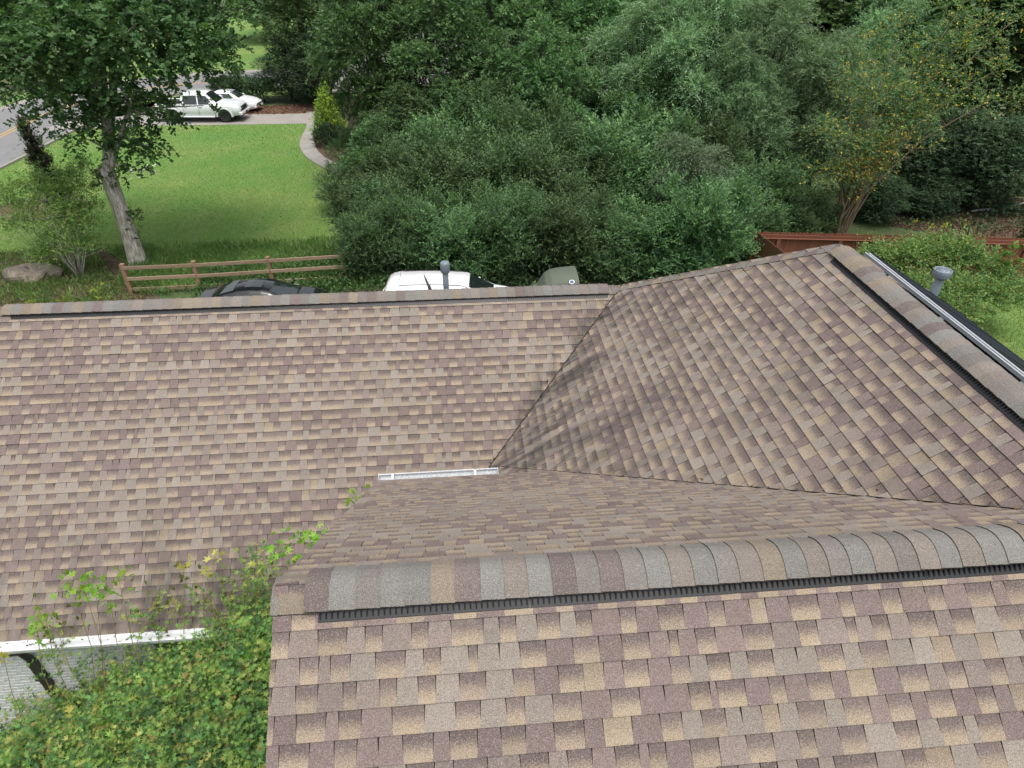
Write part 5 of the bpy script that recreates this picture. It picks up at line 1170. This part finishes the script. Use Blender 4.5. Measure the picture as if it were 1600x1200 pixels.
# clipped hedge row beyond the sedan
for i, (px, lab) in enumerate(((352, 'left end of the dark hedge beyond the white sedan'), (372, 'hedge bush right behind the roof of the white sedan'), (392, 'hedge bush behind the bonnet of the white sedan'), (410, 'right end of the dark hedge near the dark evergreens'))):
    b_ = G(px, 163); b_.y += .6; e = empty('hedge_bush', (b_.x, b_.y, 0), i * 1.3, lab, 'bush', 'hedge beyond the sedan'); cl = [(0, 0, .9, 1.1, .9, .75), (.5, .2, 1.2, .7, .7, .5), (-.5, 0, 1.15, .7, .7, .5)]
    crown('foliage', M['leaf_holly'], cl, 900, 8, .25, .10, .06, P_DARK, 85 + i, up=.5, shell=.4, parent=e); MB().tube([(0, 0, -.05), (0, 0, .7)], [.06, .02], 6).build('stem', M['bark_dark'], e)
# narrow dark conifer on the lawn
nc = at(52, 215, 30.2); nc.z = 0; e = empty('narrow_conifer', nc, 0, 'narrow dark ragged conifer standing on the lawn left of the big tree', 'conifer'); hh = H_at(196, 30.2)
MB().tube([(0, 0, -.1), (.05, 0, hh * .5), (-.22, 0, hh)], [.08, .05, .012], 8).build('trunk', M['bark_dark'], e)
cl = []; rc = random.Random(6)
for k in range(22):
    t = k / 21; a = k * 2.4; R_ = .55 * (1 - t) ** .8 + .06; cl.append((R_ * math.cos(a) * .75 - .22 * t * t, R_ * math.sin(a) * .75, hh * (.12 + .85 * t), .26 * (1.1 - .6 * t), .26 * (1.1 - .6 * t), .30))
crown('crown', M['leaf_conifer'], cl, 1200, 10, .26, .10, .045, [(0.050, 0.075, 0.040), (0.075, 0.085, 0.045), (0.036, 0.058, 0.034), (0.09, 0.075, 0.05)], 87, up=1.1, shell=.7, parent=e)
# sparse multi-stemmed shrub left
ms = G(128, 434); e = empty('sparse_shrub', ms, 0, 'sparse olive multi-stemmed shrub between the boulder and the big tree', 'shrub')
mb = MB(); rs = random.Random(19); cl = []
SP = [(20, 300, 24.2), (60, 285, 24.5), (40, 330, 23.8), (90, 300, 24.3), (110, 330, 24), (75, 345, 23.8), (25, 355, 24), (130, 350, 24.2), (105, 280, 24.8), (70, 310, 25), (135, 385, 23.9), (90, 375, 23.8), (120, 300, 24.6), (10, 320, 24.6), (130, 268, 25), (70, 395, 23.8), (142, 330, 24.4)]
for px, py, Y in SP:
    q = at(px, py, Y) - ms; mid = Vector((q.x * .35 + rs.uniform(-.15, .15), q.y * .4 + rs.uniform(-.2, .2), q.z * .45))
    mb.tube([(rs.uniform(-.12, .12), rs.uniform(-.12, .12), -.05), mid, q], [.032, .022, .006], 6)
    for k in range(4): limb(mb, mid.lerp(q, rs.uniform(.2, .9)), q + Vector((rs.uniform(-.6, .6), rs.uniform(-.6, .6), rs.uniform(-.3, .4))), .008, .003, rs, 4, .08, 0, 5)
    cl.append((q.x, q.y, q.z, .50, .5, .30))
mb.build('stem', M['bark_grey'], e, True)
crown('foliage', M['leaf_hedge'], cl, 1800, 9, .45, .085, .05, P_OLIVE, 89, up=.15, droop=.1, shell=.8, parent=e, flat=.8)
# boulder
bo = G(50, 434); mb = MB(); rk = random.Random(23); vs, fs = [], []; nu, nv = 22, 12
for j in range(nv + 1):
    for i in range(nu):
        a = 2 * math.pi * i / nu; b_ = -.25 * math.pi + .75 * math.pi * j / nv; x, y, z = math.cos(a) * math.cos(b_), math.sin(a) * math.cos(b_), math.sin(b_)
        n_ = .10 * math.sin(3 * a + 2 * z) + .08 * math.sin(5 * a - 3 * z + 1) + rk.uniform(-.035, .035); z2 = min(z, .62 + .12 * math.sin(2 * a)); vs.append((x * 1.08 * (1 + n_), y * .6 * (1 + n_), z2 * .56 + .10))
for j in range(nv):
    for i in range(nu): fs.append((j * nu + i, j * nu + (i + 1) % nu, (j + 1) * nu + (i + 1) % nu, (j + 1) * nu + i))
fs.append(tuple(range(nv * nu, nv * nu + nu)))
o = mesh_obj('boulder', vs, fs, M['rock']); o.location = bo; o.rotation_euler = (0, 0, .1); tag(o, 'large flat-topped tan boulder lying on leaf litter at the left edge', 'boulder')
# stone ring of the bed at the left, a thin pale line from here
mb = MB()
for k in range(40):
    a = 2 * math.pi * k / 40; c = G(62, 330); mb.box((c.x + 2.3 * math.cos(a), c.y + 1.5 * math.sin(a) + .2, .05), (.30, .16, rs.uniform(.12, .2)), Matrix.Rotation(a + 1.57 + rs.uniform(-.2, .2), 3, 'Z'), .04)
tag(mb.build('stone_edging', M['rock']), kind='stuff')
sheet('planting_bed', [Vector((G(62, 330).x + 2.25 * math.cos(2 * math.pi * k / 28), G(62, 330).y + .2 + 1.45 * math.sin(2 * math.pi * k / 28), 0)) for k in range(28)], .016, M['mulch'])

# --- bush in front of the red fence
bb_ = at(1462, 440, 21.2); e = empty('garden_maple', (bb_.x, bb_.y, 0), 0, 'broad yellow-green bush in front of the red fence behind the solar panels', 'bush')
cl = []; rs = random.Random(29)
for px, py, Y in ((1385, 408, 21.8), (1425, 404, 21.4), (1470, 405, 21.4), (1518, 414, 21.2), (1556, 436, 20.8), (1385, 440, 21), (1430, 455, 20.2), (1490, 455, 20), (1540, 462, 20), (1580, 462, 20.2), (1455, 482, 19.4), (1495, 486, 19.3), (1360, 415, 21.8), (1450, 396, 21.6), (1488, 396, 21.6), (1420, 480, 19.6)):
    q = at(px, py, Y); cl.append((q.x - bb_.x, q.y - bb_.y, q.z, rs.uniform(.5, .85), .7, rs.uniform(.35, .55)))
tree_trunk('trunk', M['bark_tan'], cl, (0, 0, .6), .10, 31, e); crown('crown', M['leaf_maple'], cl, 4200, 9, .42, .085, .06, P_BUSH, 93, up=.45, shell=.75, parent=e, shape='rhomb', accent=[(.20, .13, .05), (.22, .22, .07)], accent_p=.08)
for k, (px, py) in enumerate(((1430, 345), (1480, 352), (1510, 350), (1345, 365), (1370, 368), (1455, 352), (1540, 372), (1560, 385), (1590, 385))):
    t = at(px, py, 22.6) - Vector((bb_.x, bb_.y, 0)); mb = MB(); mb.tube([t - Vector((rs.uniform(-.2, .2), 0, .75)), t - Vector((rs.uniform(-.08, .08), 0, .3)), t], [.009, .007, .004], 5); mb.build('shoot', M['twig'], e)
    n = 9; pos = np.array([t[:] for _ in range(n)]) + np.random.default_rng(k).normal(size=(n, 3)) * .07
    leaf_mesh('shoot_tip', M['leaf_shoot'], pos, np.random.default_rng(k + 50).normal(size=(n, 3)), np.random.default_rng(k + 90).normal(size=(n, 3)), np.full(n, .10), np.full(n, .075), np.tile(np.array([(.30, .33, .05)]), (n, 1)), e)['kind'] = 'stuff'
wp = at(1575, 410, 20.6); e = empty('garden_weed', (wp.x, wp.y, 0), 0, 'tall bright green weed with broad leaves by the red fence at the right edge', 'plant'); mb = MB(); zt_ = at(1578, 385, 20.6).z
mb.tube([(0, 0, -.05), (.05, 0, zt_ * .6), (.12, 0, zt_)], [.014, .01, .005], 6); mb.build('stem', M['twig'], e); crown('leaves', M['leaf_shoot'], [(.1, 0, zt_ - .15, .25, .2, .25), (-.25, 0, zt_ - .5, .3, .2, .2)], 22, 6, .2, .14, .10, [(.13, .26, .05), (.17, .32, .07)], 97, parent=e, shell=.9)
# two white pipes lying on the bank beyond the fence
for i, ((x0, y0), (x1, y1), lab) in enumerate((((1518, 330), (1548, 327), 'short white pipe lying on the pine straw bank'), ((1572, 323), (1640, 311), 'longer white pipe lying on the bank at the right edge'))):
    a, b_ = G(x0, y0, .06), G(x1, y1, .06); o = MB().tube([a, a.lerp(b_, .5) + Vector((0, 0, .02)), b_], .05, 10).build('white_pipe', M['gutter_white'], None, True); tag(o, lab, 'pipe')

# ------------------------------------------------------------------ ground cover (nobody could count it)
def scatter(name, mat, pts, hmin, hmax, L, W, pal, seed, kind='stuff', lean=.5, shape='rhomb'):
    r = np.random.default_rng(seed); n = len(pts); d = np.stack([r.normal(size=n) * lean, r.normal(size=n) * lean, np.ones(n)], 1); s = r.normal(size=(n, 3)); pal = np.array(pal)
    pts = pts.copy(); pts[:, 2] += hmin + (hmax - hmin) * r.random(n) ** 1.3; c = pal[r.integers(0, len(pal), n)] * (.7 + .6 * r.random((n, 1)))
    sc = .6 + .8 * r.random(n); return tag(leaf_mesh(name, mat, pts, d, s, L * sc, W * sc, c, None, shape), kind=kind)
def poly_points(poly, n, seed, clump=0):
    r = np.random.default_rng(seed); P = np.array([(p[0], p[1]) for p in poly]); lo, hi = P.min(0), P.max(0); out = np.zeros((0, 2))
    while len(out) < n:
        q = lo + (hi - lo) * r.random((n * 2, 2)); ins = np.zeros(len(q), bool); j = len(P) - 1
        for i in range(len(P)):
            c = ((P[i, 1] > q[:, 1]) != (P[j, 1] > q[:, 1])) & (q[:, 0] < (P[j, 0] - P[i, 0]) * (q[:, 1] - P[i, 1]) / (P[j, 1] - P[i, 1] + 1e-12) + P[i, 0]); ins ^= c; j = i
        q = q[ins]
        if clump: 
            f = np.sin(q[:, 0] * 1.7 + 2 * np.sin(q[:, 1] * .9)) * np.cos(q[:, 1] * 1.9 + np.sin(q[:, 0])); q = q[r.random(len(q)) < .35 + .65 * (f > -.1)]
        out = np.concatenate([out, q])
    out = out[:n]; return np.concatenate([out, np.zeros((n, 1))], 1)
P_GR = [(0.1925, 0.3254, 0.0731), (0.1586, 0.294, 0.0668), (0.2377, 0.3466, 0.094)]
scatter('lawn_grass', M['leaf_grass'], poly_points(lawn_pts, 90000, 1), 0, .0, .075, .018, P_GR, 2, lean=.6)
weeds = [G(160, 392), G(300, 386), G(470, 380), G(600, 370), G(640, 420), G(620, 445), G(430, 452), G(215, 466), G(180, 440), G(215, 418)]
scatter('weeds', M['leaf_grass'], poly_points(weeds, 17000, 5, 1), 0, .22, .22, .03, [(0.14, 0.27, 0.075), (0.17, 0.30, 0.09), (0.11, 0.22, 0.075), (0.22, 0.27, 0.11)], 6, lean=.55)
scatter('ivy', M['leaf_hedge'], poly_points([G(330, 430), G(470, 412), G(620, 405), G(660, 445), G(620, 470), G(300, 480)], 9000, 7, 1), .05, .42, .10, .09, [(0.08, 0.17, 0.055), (0.105, 0.205, 0.065), (0.06, 0.13, 0.045)], 8, lean=1.4)
scatter('weeds', M['leaf_grass'], poly_points([G(-60, 400), G(150, 390), G(180, 440), G(220, 480), G(-100, 480)], 11000, 9, 1), 0, .14, .17, .035, [(0.13, 0.20, 0.06), (0.10, 0.17, 0.055), (0.18, 0.19, 0.08)], 10, lean=.7)
scatter('fallen_leaves', M['leaf_hedge'], poly_points([G(-60, 440), G(160, 400), G(230, 440), G(230, 500), G(-100, 500)], 6000, 11), .012, .03, .09, .05, [(0.20, 0.14, 0.09), (0.13, 0.085, 0.05), (0.27, 0.20, 0.13)], 12, lean=4)
scatter('undergrowth', M['leaf_holly'], poly_points([G(600, 462), G(1000, 452), G(1180, 420), G(1240, 360), G(1320, 300), G(900, 230), G(560, 260), G(560, 330)], 26000, 13), .05, .7, .14, .09, P_DARK + P_HEDGE, 14, lean=1.2)
scatter('undergrowth', M['leaf_holly'], poly_points([G(1320, 352), G(1400, 330), G(1500, 300), G(1600, 270), G(1700, 250), G(1500, 220), G(1300, 240)], 14000, 15), .02, .35, .13, .08, P_DARK + [(0.06, 0.10, 0.045)], 16, lean=1.2)
scatter('garden_grass', M['leaf_grass'], poly_points([G(1400, 470), G(1640, 455), G(1900, 470), G(1900, 640), G(1500, 620), G(1440, 560)], 26000, 17), 0, 0, .075, .016, P_GR, 18, lean=.6)
scatter('petals', M['badge_white'], poly_points([G(205, 262), G(243, 258), G(243, 272), G(200, 284)], 60, 19), .03, .05, .10, .07, [(.8, .8, .75)], 20, lean=3)
# bright sprouting plants just beyond the ridge at the left
for i, (px, py, hgt, lab) in enumerate(((160, 478, .62, 'lime green sprouting plant behind the ridge left of the fence'), (60, 486, .5, 'yellow-green leafy plant behind the left end of the ridge vent'), (110, 482, .36, 'low yellow-green plant between the two taller ones at the ridge'))):
    g = G(px, py); e = empty('sprouting_plant', g, i, lab, 'plant'); MB().tube([(0, 0, -.05), (0.02, 0, hgt)], [.015, .006], 5).build('stem', M['twig'], e)
    crown('leaves', M['leaf_shoot'], [(0, 0, hgt, .18, .15, .15), (.1, 0, hgt * .6, .2, .15, .15)], 7, 6, .25, .20, .05, [(.26, .34, .05), (.17, .27, .06)], 120 + i, parent=e, shell=.9, up=.5)

# ------------------------------------------------------------------ the maple in the courtyard, lower left
mx, my = -4.6, 3.6
mt = empty('courtyard_maple', (mx, my, 0), 0, 'yellow-green small-leaved maple filling the courtyard between the two roofs', 'tree')
cl = []; rm = random.Random(37)
MPL = [(25, 1165, 4.4), (80, 1135, 4.5), (140, 1105, 4.6), (205, 1085, 4.6), (265, 1062, 4.65), (320, 1035, 4.75), (368, 1005, 4.8), (412, 965, 4.9), (60, 1170, 4.0), (130, 1150, 3.95), (200, 1130, 4.0), (270, 1090, 4.2), (330, 1070, 4.2), (390, 1050, 4.3), (430, 1010, 4.5), (20, 1220, 3.6), (110, 1220, 3.5), (190, 1200, 3.5), (270, 1180, 3.5), (350, 1150, 3.6), (410, 1130, 3.7), (440, 1090, 4.0), (300, 1240, 3.1), (400, 1220, 3.2), (220, 1260, 3.0), (120, 1290, 3.0), (460, 1180, 3.5), (-60, 1190, 4.1), (-50, 1250, 3.5), (0, 1290, 3.0)]
for px, py, Y in MPL:
    q = at(px, py, Y); r_ = rm.uniform(.28, .48); cl.append((q.x - mx, q.y - my, q.z - .12, r_, r_, r_ * .7))
tree_trunk('trunk', M['bark_tan'], cl, (0, 0, 1.6), .11, 38, mt)
crown('crown', M['leaf_maple'], cl, 7200, 5, .30, .052, .060, P_MAPLE + [(.075, .13, .05), (.06, .11, .05)], 95, up=.55, droop=.2, shell=.9, jit=.6, shape='star', parent=mt, flat=.5, accent=[(.30, .20, .08), (.30, .28, .08), (.28, .14, .07)], accent_p=.04)
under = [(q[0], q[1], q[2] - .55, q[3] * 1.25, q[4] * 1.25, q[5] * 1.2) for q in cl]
crown('inner_foliage', M['leaf_maple'], under, 1500, 5, .26, .068, .10, [(0.065, 0.12, 0.05), (0.08, 0.14, 0.05)], 96, up=.2, shell=.9, shape='star', parent=mt)  # inner leaves coloured darker: the crown's inner shade is put into their tint
mb = MB()
for k in range(46):                                               # thin olive twigs that show between the leaves
    c = rm.choice(cl); e = Vector(c[:3]) + Vector((rm.uniform(-.5, .5), rm.uniform(-.5, .5), rm.uniform(.15, .42))); b0 = Vector(c[:3]) + Vector((rm.uniform(-.5, .5), rm.uniform(-.2, .5), -.5)); limb(mb, b0, e, .009, .003, rm, 6, .10, 0, 5)
tag(mb.build('twig', M['twig'], mt), kind='stuff')
wl = []
for px, py, Y in ((252, 1000, 4.9), (300, 955, 5.1), (345, 935, 5.15), (392, 905, 5.2), (418, 890, 5.3), (105, 1050, 4.75), (92, 1012, 4.75), (200, 1035, 4.8), (240, 965, 4.95), (370, 960, 5.05), (45, 1110, 4.5), (150, 1060, 4.7)):
    q = at(px, py, Y); wl.append((q.x - mx, q.y - my, q.z, .24, .24, .17))
crown('loose_sprays', M['leaf_maple'], wl, 210, 5, .24, .05, .06, P_MAPLE, 99, up=.5, droop=.1, shell=1.0, shape='star', parent=mt)
SH = [(130, 915, 4.9, 0), (185, 905, 5.0, 0), (150, 928, 5.0, 0), (172, 935, 4.95, 0), (110, 914, 4.9, 0), (325, 900, 5.2, 1), (335, 868, 5.3, 1), (435, 857, 5.3, 0), (456, 858, 5.4, 0), (497, 832, 5.5, 0), (484, 846, 5.4, 0), (556, 776, 5.85, 0), (400, 882, 5.2, 1), (287, 880, 5.2, 1), (70, 962, 4.8, 0), (58, 978, 4.8, 0), (212, 1080, 4.3, 1), (155, 1105, 4.1, 1), (110, 1107, 4.1, 1), (395, 1030, 4.4, 0), (412, 1010, 4.5, 0), (418, 1095, 4.1, 0), (345, 1185, 3.6, 1), (5, 1025, 4.6, 1), (340, 960, 4.9, 2), (300, 905, 5.1, 2), (360, 940, 5.0, 2), (240, 940, 4.9, 2), (270, 955, 4.9, 2), (90, 985, 4.7, 2), (380, 910, 5.1, 2), (420, 895, 5.2, 2)]
for k, (px, py, Y, ty) in enumerate(SH):
    t = at(px, py, Y); lx = px + rm.uniform(-25, 60); lo = at(lx, max(py + 60, 1175 - .47 * min(lx, 420)), Y - .25); t = t - Vector((mx, my, 0)); lo = lo - Vector((mx, my, 0)); mid = lo.lerp(t, .5) + Vector((rm.uniform(-.12, .12), 0, .07))
    sh = MB(); sh.tube([lo, mid, t], [.0055, .0045, .0025], 5); s_ = sh.build('shoot', M['twig'], mt)
    r = np.random.default_rng(200 + k); n = {0: 15, 1: 6, 2: 10}[ty]; sp_ = .085 if ty == 0 else .04 if ty == 1 else .12; pal = {0: [(.22, .40, .05), (.30, .46, .08), (.18, .34, .05)], 1: [(.52, .50, .14), (.46, .46, .10)], 2: [(.13, .17, .05), (.16, .16, .06)]}[ty]
    pos = np.array(t)[None] + r.normal(size=(n, 3)) * sp_; dd = r.normal(size=(n, 3)); dd[:, 2] = np.abs(dd[:, 2]) * .4; pal = np.array(pal)
    leaf_mesh('shoot_tip', M['leaf_shoot'], pos, dd, r.normal(size=(n, 3)), np.full(n, .085 if ty < 2 else .06), np.full(n, .11), pal[r.integers(0, len(pal), n)], s_, 'star')['kind'] = 'stuff'

# dry leaves and twigs caught in the valleys and lying on the shingles
rv = np.random.default_rng(61); pts = []
for i in range(170):
    k = rv.random() ** 1.3 * 4.0 + .05; u_ = ue - k + rv.normal() * .035; v_ = vB - k + rv.normal() * .035; pts.append(hw(u_, v_, max(zB - mB * (ue - u_), zB - mB * (vB - v_)) + .018)[:])
for i in range(60):
    t = rv.random(); u_ = uJ + (uR - uJ) * t + rv.normal() * .03; v_ = vE + (vq - vE) * t + rv.normal() * .03; pts.append(hw(u_, v_, max(zR - mB * (uR - u_), zN - mN * (v_ - vN)) + .018)[:])
for i in range(26):
    u_ = rv.uniform(-7, 1.5); v_ = rv.uniform(6.5, 9); 
    if u_ < ue - (vB - v_): pts.append(hw(u_, v_, zB - mB * (vB - v_) + .018)[:])
for i in range(90): pts.append(hw(rv.uniform(-9, -1.7), vBe - rv.uniform(0, .13), zBe + .012)[:])
pts = np.array(pts); n = len(pts); d = rv.normal(size=(n, 3)); d[:, 2] *= .25; sd_ = rv.normal(size=(n, 3)); sd_[:, 2] *= .2
tag(leaf_mesh('dry_leaves', M['leaf_hedge'], pts, d, sd_, .02 + .05 * rv.random(n), .008 + .02 * rv.random(n), np.array([(.16, .11, .06), (.10, .07, .045), (.24, .18, .10), (.05, .042, .035)])[rv.integers(0, 4, n)]), kind='stuff')

scatter('fallen_leaves', M['leaf_hedge'], poly_points([G(1380, 352), G(1440, 324), G(1520, 316), G(1660, 306), G(1800, 300), G(1800, 365), G(1500, 375)], 9000, 71), .012, .05, .11, .04, [(0.20, 0.13, 0.085), (0.11, 0.065, 0.04), (0.30, 0.22, 0.15), (0.07, 0.05, 0.035)], 72, lean=4)
scatter('undergrowth', M['leaf_holly'], poly_points([G(1380, 352), G(1440, 332), G(1520, 324), G(1800, 316), G(1800, 350), G(1500, 370)], 2500, 73, 1), .02, .3, .13, .08, [(0.07, 0.12, 0.05), (0.05, 0.09, 0.04)], 74, lean=1.2)
scatter('fallen_leaves', M['leaf_hedge'], poly_points([G(240, 181), G(440, 179), G(510, 177), G(540, 160), G(420, 166), G(300, 168)], 3000, 75), .012, .05, .14, .06, [(0.22, 0.11, 0.07), (0.12, 0.06, 0.04), (0.30, 0.2, 0.13)], 76, lean=4)

scatter('fallen_leaves', M['leaf_hedge'], poly_points(lawn_pts, 420, 81), .02, .05, .10, .06, [(0.30, 0.20, 0.10), (0.22, 0.14, 0.07), (0.42, 0.36, 0.2)], 82, lean=4)
